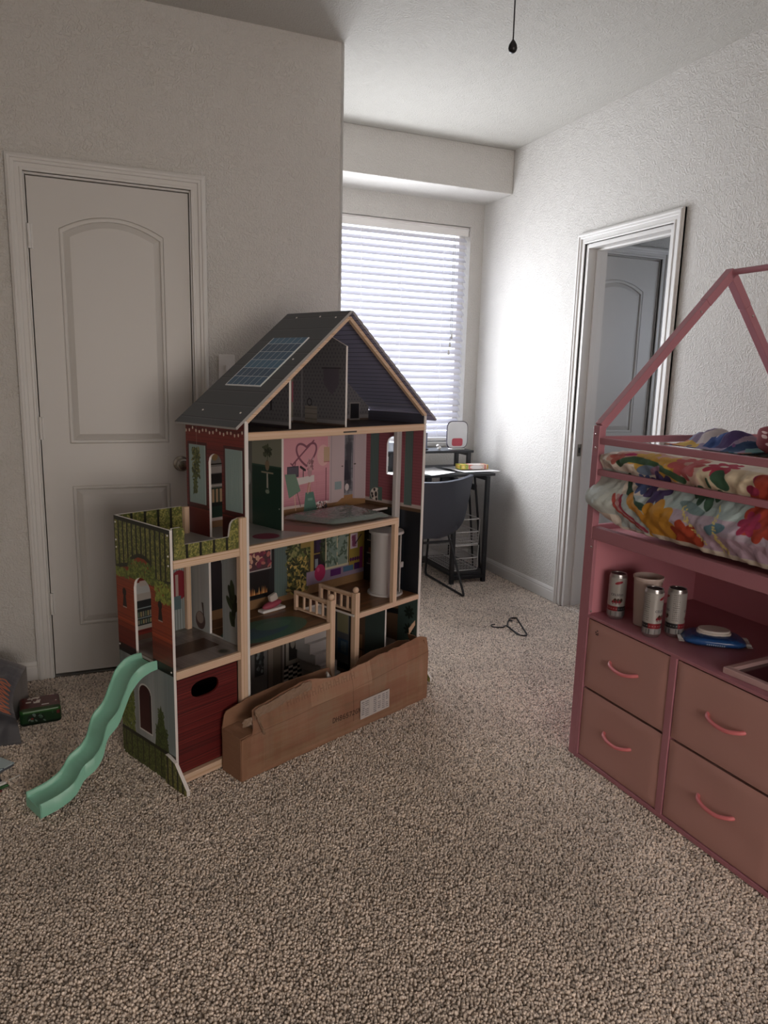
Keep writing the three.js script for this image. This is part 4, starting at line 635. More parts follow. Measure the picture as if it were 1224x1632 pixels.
{ // ---- papers and scraps at the left edge
  const f = thing('activity_book', 'pale blue booklet lying on the carpet at the left edge of the picture', 'book', [-.255, .0, -2.53], 0);
  const tC = print(.12, .15, 900, (g) => { R(g, '#8fa6b0', 0, .12, 0, .15); R(g, '#b9cbd0', .004, .116, .004, .146); EL(g, '#1d2a44', .075, .06, .012, .008); LN(g, '#2c3c58', .002, [[.02, .03], [.1, .03]]); for (let i = 0; i < 14; i++) EL(g, ['#5d7f9a', '#d7dcd2', '#b9a36a'][i % 3], rr(.01, .11), rr(.07, .14), .006, .005); });
  const cover = ext(shape([[0, 0], [-.09, .105], [-.16, .04], [-.07, -.065]]), .003).rotateX(-Math.PI / 2).rotateZ(0);
  { const p = cover.attributes.position, u = cover.attributes.uv; for (let i = 0; i < p.count; i++) u.setXY(i, .12 + p.getX(i) * .7, .05 - p.getZ(i) * .7); }
  part('cover', cover.translate(0, .0105, 0), new THREE.MeshStandardMaterial({ map: tC, roughness: .5, side: THREE.DoubleSide }), f);
  part('pages', ext(shape([[-.003, .001], [-.09, .102], [-.157, .04], [-.07, -.062]]), .009).rotateX(-Math.PI / 2).translate(0, .001, 0), std(lin(.10, .11, .13), .8, { side: THREE.DoubleSide }), f, 'dark page edges');
  const st = thing('paper_stick', 'thin white paper stick lying on the carpet beside the booklet', 'stick', [0, 0, 0]);
  part('stick', bar([-.265, .004, -2.436], [-.234, .004, -2.457], .005, .003), MAT.white, st);
  const sc = thing('toy_scrap', 'small dark toy piece with a white and green tip near the left edge', 'toy', [-.297, .001, -2.44], .5);
  part('dark_piece', bx(-.03, .008, 0, .012, -.014, .014, .004), std(lin(.02, .02, .03), .5), sc);
  part('white_piece', bx(-.035, .012, 0, .011, .02, .04, .005), MAT.white, sc); part('green_piece', bx(-.03, .012, 0, .008, .042, .052, .003), std(lin(.03, .12, .04), .5), sc);
  const cr = thing('red_crumb', 'tiny dark red scrap on the carpet below the white stick', 'scrap', [-.288, .001, -2.374], .4);
  part('scrap', bx(-.012, .01, 0, .005, -.004, .004, .002), std(lin(.12, .02, .02), .7), cr);
}
{ // ---- small black coat hanger lying on the carpet
  const h = thing('coat_hanger', 'small black plastic clothes hanger lying on the carpet near the doorway', 'hanger', [0, .0055, 0]);
  const y = 0, P = [[2.041, -3.234], [2.018, -3.231], [2.009, -3.216], [2.012, -3.198], [2.054, -3.178], [2.078, -3.192], [2.09, -3.189]].map(([x, z]) => [x, y, z]);
  part('hook', tube(P, .0034, 8), MAT.black, h);
  part('arms', wire([[2.09, y, -3.189], [2.145, y, -3.262], [2.183, y, -3.299], [2.214, y, -3.286], [2.118, y, -3.037], [2.101, y, -3.024], [2.077, y, -3.044], [2.08, y, -3.101]], .004, 8, .01, true), MAT.black, h);
  part('notch_ring', new THREE.TorusGeometry(.0085, .0024, 8, 20).rotateX(Math.PI / 2).translate(2.158, y, -3.258), MAT.black, h);
  part('notch', bx(2.071, 2.084, -.003, .003, -3.085, -3.055, .002), MAT.black, h);
}
{ // ---- pull chain of the ceiling fan
  const c = thing('pull_chain', 'dark beaded pull chain with a teardrop fob hanging from the ceiling', 'pull chain', [1.153, 2.205, -1.9]);
  const dk = std(lin(.02, .019, .021), .35, { metalness: .4 }), beads = [];
  for (let i = 0; i < 118; i++) { const s = new THREE.SphereGeometry(.0024, 8, 6); beads.push(s.translate(-.0005 * i / 20, .031 + i * .00405, 0)); }
  part('chain', beads, dk, c);
  part('cord', cyl(.0008, .0008, .49, -.001, .03, 0, 6), dk, c);
  part('fob', new THREE.LatheGeometry([[0, 0], [.006, .0006], [.0105, .005], [.0125, .012], [.011, .02], [.0065, .028], [.003, .033], [0, .034]].map((p) => new THREE.Vector2(...p)), 24), dk, c);
  part('ceiling_rosette', cyl(.05, .045, .03, -.001, .499, 0, 32), dk, c);
}
// ---------------------------------------------------------------- house-frame bed (local x = across the bed, y up, z = along the bed towards the camera)
const BX = 1.581, BZ = -1.933, BT = .025, BL = 1.74;
{
  const b = thing('house_bed', 'pink metal house-frame bed with open shelf and fabric drawers underneath', 'bed', [BX, 0, BZ], BT);
  const PK = std(lin(.40, .165, .20), .42), PK_LIFT = std(lin(.55, .22, .26), .5), BOLT = std(lin(.5, .4, .4), .3, { metalness: .8 });  // interior panels use a paler copy of the pink to lighten their shade
  const BW = .985, yp = 1.178, ya = 1.7, wm = .532;
  const post = (x0, z0, h = yp) => bx(x0, x0 + .028, .001, h, z0, z0 + .032, .003);
  for (const z of [-.032, BL]) { part('post', post(0, z), PK, b); part('post', post(BW - .028, z), PK, b); }
  // gable beams: lower lengths bolted to an apex bracket
  for (const z of [-.016, BL + .016]) for (const s of [0, 1]) {
    const a = V3(s ? BW - .014 : .014, yp - .004, z), c = V3(wm, ya, z), m = a.clone().lerp(c, .8);
    part('roof_beam', bar(a.toArray(), m.toArray(), .030, .030, [0, 0, 1], .003), PK, b);
    part('apex_bracket', bar(m.toArray(), c.clone().lerp(a, -.012).toArray(), .032, .032, [0, 0, 1], .003), PK, b);
    const k = a.clone().lerp(c, .74); part('bolt', new THREE.SphereGeometry(.0045, 10, 8).translate(k.x, k.y, z + .0155), BOLT, b);
  }
  part('ridge_pole', new THREE.CylinderGeometry(.0105, .0105, BL + .03, 20).rotateX(Math.PI / 2).translate(wm, ya + .004, BL / 2), PK, b);
  part('guard_rail', bx(.003, .021, 1.117, 1.139, 0, BL, .003), PK, b); part('guard_rail', bx(.003, .021, 1.014, 1.034, 0, BL, .003), PK, b);
  part('guard_rail', bx(BW - .021, BW - .003, 1.117, 1.139, 0, BL, .003), PK, b); part('guard_rail', bx(BW - .021, BW - .003, 1.014, 1.034, 0, BL, .003), PK, b);
  for (const z of [-.03, BL + .004]) { part('end_rail', bx(.028, BW - .028, 1.119, 1.142, z, z + .018, .003), PK, b); part('end_rail', bx(.028, BW - .028, .822, .842, z, z + .018, .003), PK, b); }
  part('side_rail', bx(.001, .03, .797, .840, 0, BL, .003), PK, b); part('side_rail', bx(BW - .03, BW - .001, .797, .840, 0, BL, .003), PK, b);
  part('mattress_base', bx(.03, BW - .03, .81, .826, 0, BL), PK_LIFT, b);
  // cabinet under the bed
  const CW = .50, CE = 1.19;
  part('end_panel', bx(.002, CW, .004, .797, 0, .008), PK_LIFT, b); part('end_panel', bx(.002, CW, .004, .797, CE, CE + .008), PK_LIFT, b);
  part('front_stile', bx(0, .014, .0, .797, -.002, .016, .002), PK, b);
  part('back_panel', bx(CW - .006, CW, .006, .81, .008, CE), PK_LIFT, b);
  part('shelf', bx(.0, CW - .006, .525, .535, .008, CE, .001), PK, b); part('bottom_panel', bx(0, CW - .006, .003, .018, .008, CE, .002), PK, b);
  for (const z of [.387, .788]) { part('divider', bx(.0, CW - .006, .018, .525, z, z + .026, .002), PK, b); }
  for (const [y, z] of [[1.15, -.016], [1.105, -.012], [.97, -.016], [.77, .005], [.55, .03]]) part('bolt', new THREE.SphereGeometry(.004, 10, 8).scale(.6, 1, 1).translate(-.0006, y, z), BOLT, b);
  for (const [y, x] of [[1.08, .014], [.78, .02]]) part('bolt', new THREE.SphereGeometry(.004, 10, 8).scale(1, 1, .6).translate(x, y, .0006), BOLT, b);
  const fab = dataTex(256, (i, x, y) => 120 + 60 * ((x ^ y) & 1) + 60 * bumpN[(y * 2 % 512) * 512 + (x * 2 % 512)], .16);
  const FB = std(lin(.46, .245, .215), .92, { bumpMap: fab, bumpScale: .0004 }), HD_ = std(lin(.60, .16, .17), .5);
  const cols = [[.019, .385], [.416, .785], [.817, 1.184]], rows = [[.277, .520], [.021, .269]];
  cols.forEach(([z0, z1], ci) => rows.forEach(([y0, y1], ri) => {
    const cz = (z0 + z1) / 2;
    const d = part('drawer', sheet(30, 22, (S, T) => { const e = Math.min(1, 16 * Math.min(S, 1 - S, T, 1 - T)); return [.004 - .004 * e + .0035 * nz(S * 3 + ci * 7, T * 3 + ri * 5) * e + (S > .8 && T > .7 ? .004 * Math.sin((S - .8) * 20) * (T - .7) : 0), y0 + T * (y1 - y0), z0 + S * (z1 - z0)]; }, .008, (S, T, p) => [p.z, p.y]), FB, b, 'dusty pink fabric drawer front');
    part('drawer_body', bx(.012, .40, y0 + .004, y1 - .006, z0 + .004, z1 - .004), FB, d);
    const hy = ri ? .158 : .41;
    part('drawer_handle', tube([[.004, hy, cz - .063], [-.012, hy - .004, cz - .05], [-.022, hy - .009, cz - .02], [-.023, hy - .010, cz + .02], [-.012, hy - .004, cz + .05], [.004, hy, cz + .063]], .0058, 10), HD_, d, 'salmon strap handle');
  }));
  part('printed_mark', [bx(-.0025, -.0015, .491, .495, .068, .073), bx(-.0025, -.0015, .484, .489, .062, .065), bx(-.0025, -.0015, .478, .482, .064, .069), bx(-.0025, -.0015, .478, .487, .072, .075)], std(lin(.05, .02, .02), .8), b);
}
const bedAt = (w, y, u) => [BX + u * Math.sin(BT) + w * Math.cos(BT), y, BZ + u * Math.cos(BT) - w * Math.sin(BT)];
{ // ---- mattress in a bunched floral sheet
  const m = thing('mattress', 'mattress in a bunched floral sheet of pink, yellow and lilac on the pink bed', 'mattress', bedAt(0, 0, 0), BT);
  const t = print(1.8, 1.3, 640, (g) => { // x = along the bed, y = up the front and on over the top
    R(g, '#d6ccc0', 0, 1.8, .8, 2.1);
    const blob = (c, x, y, a, b, rot = 0) => EL(g, c, x, y, a, b, rot);
    const petals = (c, x, y, r, n, k = .55) => { for (let i = 0; i < n; i++) { const a = i / n * 6.283; blob(c, x + Math.cos(a) * r * .6, y + Math.sin(a) * r * .6, r * k, r * k * .6, a); } };
    R(g, '#a99aa8', .33, .75, .868, .985); R(g, '#9fb0b0', .28, .62, .965, 1.02); R(g, '#b9bfba', 0, .12, .9, 1.04); PG(g, '#a9b4b4', [[.12, .86], [.33, .86], [.33, .99], [.12, .97]]); R(g, '#a890a0', .45, .8, .87, .92);
    R(g, '#d2c3a8', .38, .80, 1.035, 1.115); R(g, '#c49a8e', .05, .4, 1.07, 1.16); R(g, '#cdb0a2', .3, .42, 1.03, 1.09);
    blob('#b2275e', .118, 1.111, .035, .014); petals('#b8645c', .09, 1.09, .03, 6); petals('#c9a24e', .19, 1.10, .045, 7); petals('#c99b44', .29, 1.085, .055, 8); petals('#b55a5c', .36, 1.105, .06, 9, .4); petals('#a8324c', .47, 1.122, .05, 8, .4);
    g.lineCap = 'round'; LN(g, '#3d5a40', .022, [[.10, 1.065], [.15, 1.087], [.22, 1.083], [.28, 1.07], [.35, 1.045]]); 
    blob('#6d7f96', .215, 1.058, .04, .016, .2); blob('#8f6f88', .25, 1.062, .03, .01, .5);
    blob('#31513c', .489, 1.066, .02, .032, .5); blob('#31513c', .451, 1.052, .009, .016, -.2); blob('#8a2f4a', .62, 1.086, .03, .02);
    petals('#a9402f', .66, 1.04, .07, 8, .6); blob('#9c2f52', .588, 1.052, .022, .014);
    petals('#42355f', .264, 1.007, .05, 7, .5); petals('#4a5a86', .195, 1.012, .03, 6); blob('#c9c3b6', .3, 1.02, .04, .01, .3);
    LN(g, '#2f4a3c', .018, [[.13, 1.03], [.15, .98], [.20, .955], [.25, .945]]); for (const [x, y, r] of [[.40, 1.018, .5], [.425, 1.0, -.5], [.45, 1.012, .8], [.455, .992, .3], [.48, 1.02, -.3], [.415, 1.022, 0]]) blob('#33503f', x, y, .012, .019, r);
    blob('#6f8688', .41, .975, .05, .012, -.2); petals('#a9402f', .64, .99, .055, 8, .6); petals('#9c2f52', .605, .967, .03, 6);
    for (const c of [['#a84a44', 0], ['#b8888a', .014], ['#a03a50', .026]]) LN(g, c[0], .010, [[.10 + c[1], .965], [.125 + c[1], .925], [.17 + c[1], .89], [.205 + c[1], .868]]);
    LN(g, '#c28a3e', .026, [[.165, .97], [.19, .945], [.23, .925]]); petals('#bd862c', .30, .905, .06, 8, .7); blob('#bd862c', .30, .9, .045, .03); petals('#a03c22', .40, .882, .045, 7, .7); blob('#a03c22', .40, .878, .045, .026);
    blob('#5d7f8e', .513, .938, .035, .014, .3); blob('#5d7f8e', .49, .928, .015, .014);
    for (let i = 0; i < 90; i++) { const k = i / 90, x = k < .5 ? .385 + k * .16 : .50 + (k - .5) * .04, y = k < .5 ? .975 - k * .19 : .995 - (k - .5) * .25; blob('#d2c07a', x + rr(-.006, .006), y + rr(-.006, .006), .003, .003); } for (let i = 0; i < 30; i++) blob('#d2c07a', .51 + i * .001 + rr(-.006, .006), .91 - i * .0014, .003, .003);
    R(g, '#c3b8a8', .25, 1.8, .84, .868);
    for (let i = 0; i < 60; i++) { const x = rr(.1, 1.75), y = rr(1.16, 2.05); petals(['#b8645c', '#c99b44', '#a8324c', '#6d7f96', '#3d5a40', '#8f6f88', '#c77a5c', '#cf8f9a'][i % 8], x, y, rr(.03, .06), 7, .5); }
    for (let i = 0; i < 24; i++) { petals(['#b8645c', '#c99b44', '#a8324c', '#42355f', '#33503f'][i % 5], rr(.85, 1.75), rr(.88, 1.1), rr(.03, .05), 7, .5); }
  }, 0, .8);
  // cross-section loop swept along the bed
  const nL = 220, secN = 72, pos = [], uv = [], idx = [];
  const sect = (u, k) => { // k 0..1 : up the front, over the top, down the back, under
    const end = Math.min(1, (u - .005) / .12), lift = (1 - Math.sqrt(Math.max(0, 1 - (1 - Math.min(1, end)) ** 2))) * .10, y0 = .843 + lift, y1 = 1.108 - .012 * (1 - end);
    const far = Math.min(1, (1.715 - u) / .05), sh = .03 * (1 - Math.sqrt(Math.max(0, 1 - (1 - Math.max(0, far)) ** 2)));
    const w0 = .024, w1 = .955, rad = .035, H = y1 - y0, Wd = w1 - w0, L = [H, Wd, H, Wd], tot = 2 * (H + Wd); let d = k * tot, x, y, fr = 0, top = 0, vv;
    if (d < H) { x = w0; y = y0 + d; fr = 1; vv = y; } else if (d < H + Wd) { x = w0 + d - H; y = y1; top = 1; vv = y1 + d - H; } else if (d < 2 * H + Wd) { x = w1; y = y1 - (d - H - Wd); vv = 2.08 - .2 * (y1 - y); } else { x = w1 - (d - 2 * H - Wd); y = y0; vv = .84; }
    const cx = Math.max(w0 + rad, Math.min(w1 - rad, x)), cy = Math.max(y0 + rad, Math.min(y1 - rad, y)), dx = x - cx, dy = y - cy, l = Math.hypot(dx, dy) || 1;
    if (Math.abs(dx) > 1e-6 && Math.abs(dy) > 1e-6) { x = cx + dx / l * rad; y = cy + dy / l * rad; } 
    if (fr) { const fold = .010 * nz(u * 22 + y * 18, y * 9) + .006 * nz(u * 55 - y * 30, y * 20, 3); const clear = Math.min(1, Math.abs(y - 1.024) / .022) * Math.min(1, Math.max(0, (1.112 - y) / .02));
      x += (-.062 * Math.exp(-(((y - .935) / .05) ** 2)) * (.75 + .35 * Math.exp(-(((u - .04) / .06) ** 2))) - .026 * Math.exp(-(((y - 1.075) / .026) ** 2)) + fold * 1.4) * clear; }
    if (top) y += .007 * nz(u * 20, x * 14, 8) + .004 * nz(u * 50, x * 40, 6) - .004;
    return [x, y + (top ? 0 : 0), vv, sh];
  };
  for (let i = 0; i <= nL; i++) { const u = .006 + 1.704 * i / nL, uu = i === 0 ? u : u; for (let k = 0; k <= secN; k++) { const kk = k < 34 ? k / 34 * .11 : k < 60 ? .11 + (k - 34) / 26 * .48 : .59 + (k - 60) / (secN - 60) * .41; const [x, y, vv] = sect(u, Math.min(.9999, kk)); const zz = u + (kk < .11 ? -.022 * Math.exp(-((u / .05) ** 2)) * Math.exp(-(((y - .96) / .06) ** 2)) : 0); pos.push(x, y, zz); uv.push(u, vv); } }
  const W = secN + 1; for (let i = 0; i < nL; i++) for (let k = 0; k < secN; k++) { const a = i * W + k; idx.push(a, a + W, a + W + 1, a, a + W + 1, a + 1); }
  for (const i of [0, nL]) { const c = pos.length / 3; let sx = 0, sy = 0; for (let k = 0; k < secN; k++) { sx += pos[(i * W + k) * 3]; sy += pos[(i * W + k) * 3 + 1]; } pos.push(sx / secN, sy / secN, pos[i * W * 3 + 2] - (i ? -.01 : .008)); uv.push(i ? 1.7 : .02, 1.0); for (let k = 0; k < secN; k++) i ? idx.push(c, i * W + k + 1, i * W + k) : idx.push(c, k, k + 1); }
  const g = new THREE.BufferGeometry(); g.setAttribute('position', new THREE.Float32BufferAttribute(pos, 3)); g.setAttribute('uv', new THREE.Float32BufferAttribute(uv, 2)); g.setIndex(idx);
  const wr = dataTex(256, (i, x, y) => 255 * bumpN[(y * 2) * 512 + x * 2] * .5 + 120 * bumpC[(y * 2) * 512 + x * 2], .5);
  part('floral_sheet', toCreasedNormals(g, 1.2), new THREE.MeshStandardMaterial({ map: t, roughness: .9, bumpMap: wr, bumpScale: .004 }), m);
}
{ // ---- rumpled blanket on top
  const h = thing('blanket', 'rumpled blue and purple patterned blanket heaped on the floral mattress', 'blanket', bedAt(.24, 1.117, .045), BT);
  const t = print(1, 1, 512, (g) => { R(g, '#8a7f9a', 0, 1, 0, 1); R(g, '#3f6f86', 0, .24, .1, 1); PG(g, '#b05a3c', [[0, 0], [.3, 0], [.22, .16], [0, .2]]); PG(g, '#c2a050', [[.1, .02], [.45, 0], [.42, .10], [.15, .15]]); PG(g, '#c0b8bc', [[.24, 1], [.34, 1], [.5, .1], [.36, .1]]); PG(g, '#27437c', [[.33, 1], [.46, 1], [.66, .05], [.5, .05]]); PG(g, '#473766', [[.52, .8], [.66, .7], [.78, .1], [.66, .05]]); PG(g, '#9a8aa0', [[.6, 1], [.8, 1], [.85, .2], [.74, .3]]); PG(g, '#1f3f66', [[.78, .5], [.92, .4], [.95, 0], [.78, 0]]); PG(g, '#6f9aa0', [[.86, 1], [1, 1], [1, .1], [.92, .2]]); for (let i = 0; i < 25; i++) EL(g, ['#c7bcc0', '#27437c', '#b05a3c', '#6a4a7a'][i % 4], rnd(), rnd(), .03, .015, rnd() * 3); });
  part('fabric', sheet(60, 40, (S, T) => { const e = Math.min(1, 5 * Math.min(S, 1 - S, T, 1 - T)); const ridge = Math.abs(nz(S * 5 + T * 2, T * 2.2)) * .03 + .010 * Math.abs(nz(S * 13 + T * 5, T * 6, 2)); const hump = .045 * Math.exp(-(((S - .3) / .15) ** 2)) + .04 * Math.exp(-(((S - .62) / .2) ** 2)); return [T * .30, .003 + e * (ridge + hump * Math.sin(Math.PI * Math.min(1, T * 1.2))), .295 * S]; }, .003, (S, T) => [S, T]), new THREE.MeshStandardMaterial({ map: t, roughness: .9, side: THREE.DoubleSide }), h);
  const r = thing('red_cushion', 'small dark red speckled cushion at the right edge on the mattress', 'cushion', bedAt(.37, 1.113, .437), BT);
  const tr = print(1, 1, 256, (g) => { R(g, '#6d141d', 0, 1, 0, 1); for (let i = 0; i < 60; i++) EL(g, i % 2 ? '#c9a9a4' : '#3f0a10', rnd(), rnd(), .02, .03, rnd()); });
  const sg = new THREE.SphereGeometry(1, 32, 20), sp = sg.attributes.position; for (let i = 0; i < sp.count; i++) { let x = sp.getX(i), y = sp.getY(i), z = sp.getZ(i); const q = (a) => Math.sign(a) * Math.pow(Math.abs(a), .7); const w = 1 + .08 * nz(x * 3, y * 3, z * 3); sp.setXYZ(i, q(x) * .09 * w, (q(y) + 1) * .05 * w, q(z) * .105 * w); } sg.computeVertexNormals();
  part('cushion_cover', sg, new THREE.MeshStandardMaterial({ map: tr, roughness: .9 }), r);
}
{ // ---- things on the shelf
  const S = .5355;
  const canTex = (v) => print(.188, .155, 1300, (g) => {
    R(g, '#a3a09c', 0, .188, 0, .155); R(g, '#8f8d8c', 0, .188, 0, .03); for (let i = 0; i < 24; i++) { const x = rnd() * .188; R(g, 'rgba(40,40,45,.35)', x, x + rr(.001, .006), 0, .028); } 
    R(g, '#1d1d20', 0, .188, .030, .046); R(g, '#7a1c24', .10, .145, .030, .046); for (let i = 0; i < 20; i++) R(g, 'rgba(180,180,180,.5)', .004 + i * .009, .004 + i * .009 + .005, .036, .039);
    for (const o of [0, .094]) { TXT(g, '#4a4a50', .0115, 'CELSIUS', o + .047, .087); g.save(); g.translate(o + .05, .128); g.rotate(.3); g.fillStyle = '#8a1c2a'; g.beginPath(); g.ellipse(0, 0, .014, .0045, 0, 0, 7); g.fill(); g.restore(); for (let i = 0; i < 9; i++) EL(g, ['#5a1420', '#8a2430', '#3a2c20'][i % 3], o + .034 + i * .0035, .06 + (i % 3) * .004, .005, .006); LN(g, '#c8c4c0', .0012, [[o + .03, .057], [o + .07, .057]]); }
    for (let i = 0; i < 13; i++) for (let k = 0; k < 4; k++) R(g, 'rgba(60,60,64,.55)', .080 + k * .0055, .080 + k * .0055 + rr(.002, .005), .055 + i * .0068, .0575 + i * .0068); TXT(g, '#2a2a2c', .012, '80', .010, .132);
  });
  const ct = canTex(0), silver = std(lin(.45, .44, .44), .28, { metalness: .9 }), hole = std(lin(.01, .01, .012), .5);
  const mk = (label, w, u, turn) => {
    const c = thing('drink_can', label, 'can', bedAt(w, S, u), BT + turn, 'slim cans on the bed shelf');
    const cg = new THREE.CylinderGeometry(.029, .029, .132, 40, 1, true).translate(0, .078, 0); const p = cg.attributes.uv, q = cg.attributes.position; for (let i = 0; i < p.count; i++) p.setXY(i, p.getX(i) * .188, q.getY(i));
    part('label_sleeve', cg, new THREE.MeshStandardMaterial({ map: ct, roughness: .32, metalness: .25 }), c);
    part('bottom_rim', new THREE.LatheGeometry([[0, .004], [.018, .003], [.0225, 0], [.0245, .002], [.029, .012]].map((a) => new THREE.Vector2(...a)), 40), silver, c);
    part('neck', new THREE.LatheGeometry([[.029, .144], [.0275, .149], [.0262, .153], [.0262, .1555], [.0248, .1555], [.0245, .1535]].map((a) => new THREE.Vector2(...a)), 40), silver, c);
    part('lid', cyl(.0245, .0245, .0012, 0, .1515, 0, 32), hole, c, 'dark lid');
    return c;
  };
  mk('slim white drink can furthest left, next to the bed post on the shelf', .066, .074, .85); mk('slim white drink can standing in front of the pale plastic cup', .052, .252, 1.75); mk('slim white drink can showing its ingredients side, behind the blue wipes', .122, .278, 2.45);
  const cup = thing('plastic_cup', 'tall pale pink plastic cup standing among the drink cans', 'cup', bedAt(.108, S, .166), BT);
  part('cup_body', new THREE.LatheGeometry([[0, 0], [.034, 0], [.036, .003], [.045, .155], [.0475, .158], [.0482, .166], [.0462, .1665], [.0448, .159], [.0432, .15], [.0345, .006], [0, .005]].map((a) => new THREE.Vector2(...a)), 48), new THREE.MeshPhysicalMaterial({ color: lin(.62, .50, .45), roughness: .45, transmission: .15, thickness: 0 }), cup);
  // wet wipes
  const wp_ = thing('wet_wipes', 'blue packet of wet wipes with a white lid lying on the shelf', 'wipes packet', bedAt(.187, S, .372), BT + .885);
  const wg = new THREE.SphereGeometry(1, 48, 24), q = wg.attributes.position, wu = wg.attributes.uv; for (let i = 0; i < q.count; i++) { const x = q.getX(i), y = q.getY(i), z = q.getZ(i), f = (a, e) => Math.sign(a) * Math.pow(Math.abs(a), e); const X = f(x, .55) * .062, Z = f(z, .6) * .092, Y = (f(y, .8) + 1) * .017 * (1 - .35 * Math.pow(Math.abs(Z) / .092, 3)); q.setXYZ(i, X, Math.max(0, Y + .0015 * nz(X * 90, Z * 90)), Z); wu.setXY(i, Z + .1, Y); } wg.computeVertexNormals();
  const tw = print(.2, .04, 1600, (g) => { R(g, '#173a6e', 0, .2, 0, .04); R(g, '#23508c', 0, .2, .012, .028); for (let i = 0; i < 40; i++) { const x = rr(0, .2), y = rr(0, .04); R(g, 'rgba(120,160,200,.18)', x, x + .008, y, y + .002); } for (let i = 0; i < 9; i++) EL(g, '#9fb4cc', .075 + i * .006, .0125, .0022, .0028); });
  part('packet', wg, new THREE.MeshStandardMaterial({ map: tw, roughness: .28 }), wp_);
  const oval = (a, b) => { const s = new THREE.Shape(); s.absellipse(0, 0, a, b, 0, Math.PI * 2); return s; };
  part('lid', [ext(oval(.036, .05), .005, .0015).rotateX(-Math.PI / 2).translate(0, .032, 0), ext(oval(.033, .046), .005, .002).rotateX(-Math.PI / 2).translate(0, .0385, 0)], std(lin(.62, .57, .52), .4), wp_, 'white oval flip lid');
  part('crimped_end', sheet(14, 3, (s, t) => [-.05 + s * .1, .012 + .003 * Math.sin(s * 40), -.088 - t * .016], .001), std(lin(.6, .6, .6), .35), wp_); part('crimped_end', sheet(14, 3, (s, t) => [-.05 + s * .1, .012 + .003 * Math.sin(s * 37), .104 - t * .016], .001), std(lin(.6, .6, .6), .35), wp_);
  // picture frame lying flat
  const fr = thing('picture_frame', 'pale pink picture frame lying flat on the right end of the shelf', 'frame', bedAt(.02, S, .556), BT + .06);
  const FM = std(lin(.50, .33, .32), .45);
  const fx = .33, fz = .26;
  part('frame_side', bx(0, .018, 0, .018, 0, fz, .002), FM, fr); part('frame_side', bx(fx - .018, fx, 0, .018, 0, fz, .002), FM, fr); part('frame_side', bx(.018, fx - .018, 0, .018, 0, .018, .002), FM, fr); part('frame_side', bx(.018, fx - .018, 0, .018, fz - .018, fz, .002), FM, fr);
  part('picture', bx(.016, fx - .016, .002, .007, .016, fz - .016), std(lin(.05, .012, .018), .15), fr, 'dark glossy picture');
}
// ---------------------------------------------------------------- desk in the window alcove
{
  const d = thing('desk', 'black metal-legged desk with a shelf riser in front of the window', 'desk', [0, 0, 0]);
  const B = MAT.black, x0 = 1.22, x1 = 2.48, zf = -4.02, zb = -4.50, top = .72;
  part('desktop', bx(x0, x1, top - .018, top, zb, zf, .003), std(lin(.02, .021, .024), .5), d);
  for (const x of [1.28, 2.17, 2.405]) for (const z of [zf + .008, zb + .02]) part('leg', bx(x, x + .026, .001, top - .018, z - .013, z + .013, .002), B, d);
  for (const x of [1.28, 2.17, 2.405]) part('side_bar', bx(x, x + .026, top - .045, top - .018, zb + .033, zf - .005, .002), B, d);
  part('front_bar', bx(1.306, 2.405, top - .045, top - .020, zb + .008, zb + .03, .002), B, d);
  part('lower_shelf', bx(2.168, 2.433, .055, .072, zb + .01, zf + .01, .002), B, d);
  for (const z of [zf + .008, zb + .02]) part('stretcher', bx(2.196, 2.405, .028, .054, z - .010, z + .010, .002), B, d);
  // hanging clips under the desktop
  part('bracket', bx(1.995, 2.03, top - .055, top - .018, zf - .05, zf - .02, .002), B, d); part('bracket', bx(2.10, 2.16, top - .05, top - .018, zf - .05, zf - .02, .002), B, d);
  // riser shelf
  part('riser_top', bx(1.66, 2.428, .832, .848, -4.43, -4.225, .002), B, d);
  for (const x of [1.82, 2.385]) for (const z of [-4.24, -4.41]) part('riser_leg', bx(x, x + .026, top, .832, z - .012, z + .012, .002), B, d);
  for (const x of [1.82, 2.385]) part('riser_bar', bx(x, x + .026, .812, .832, -4.398, -4.252, .002), B, d);
}
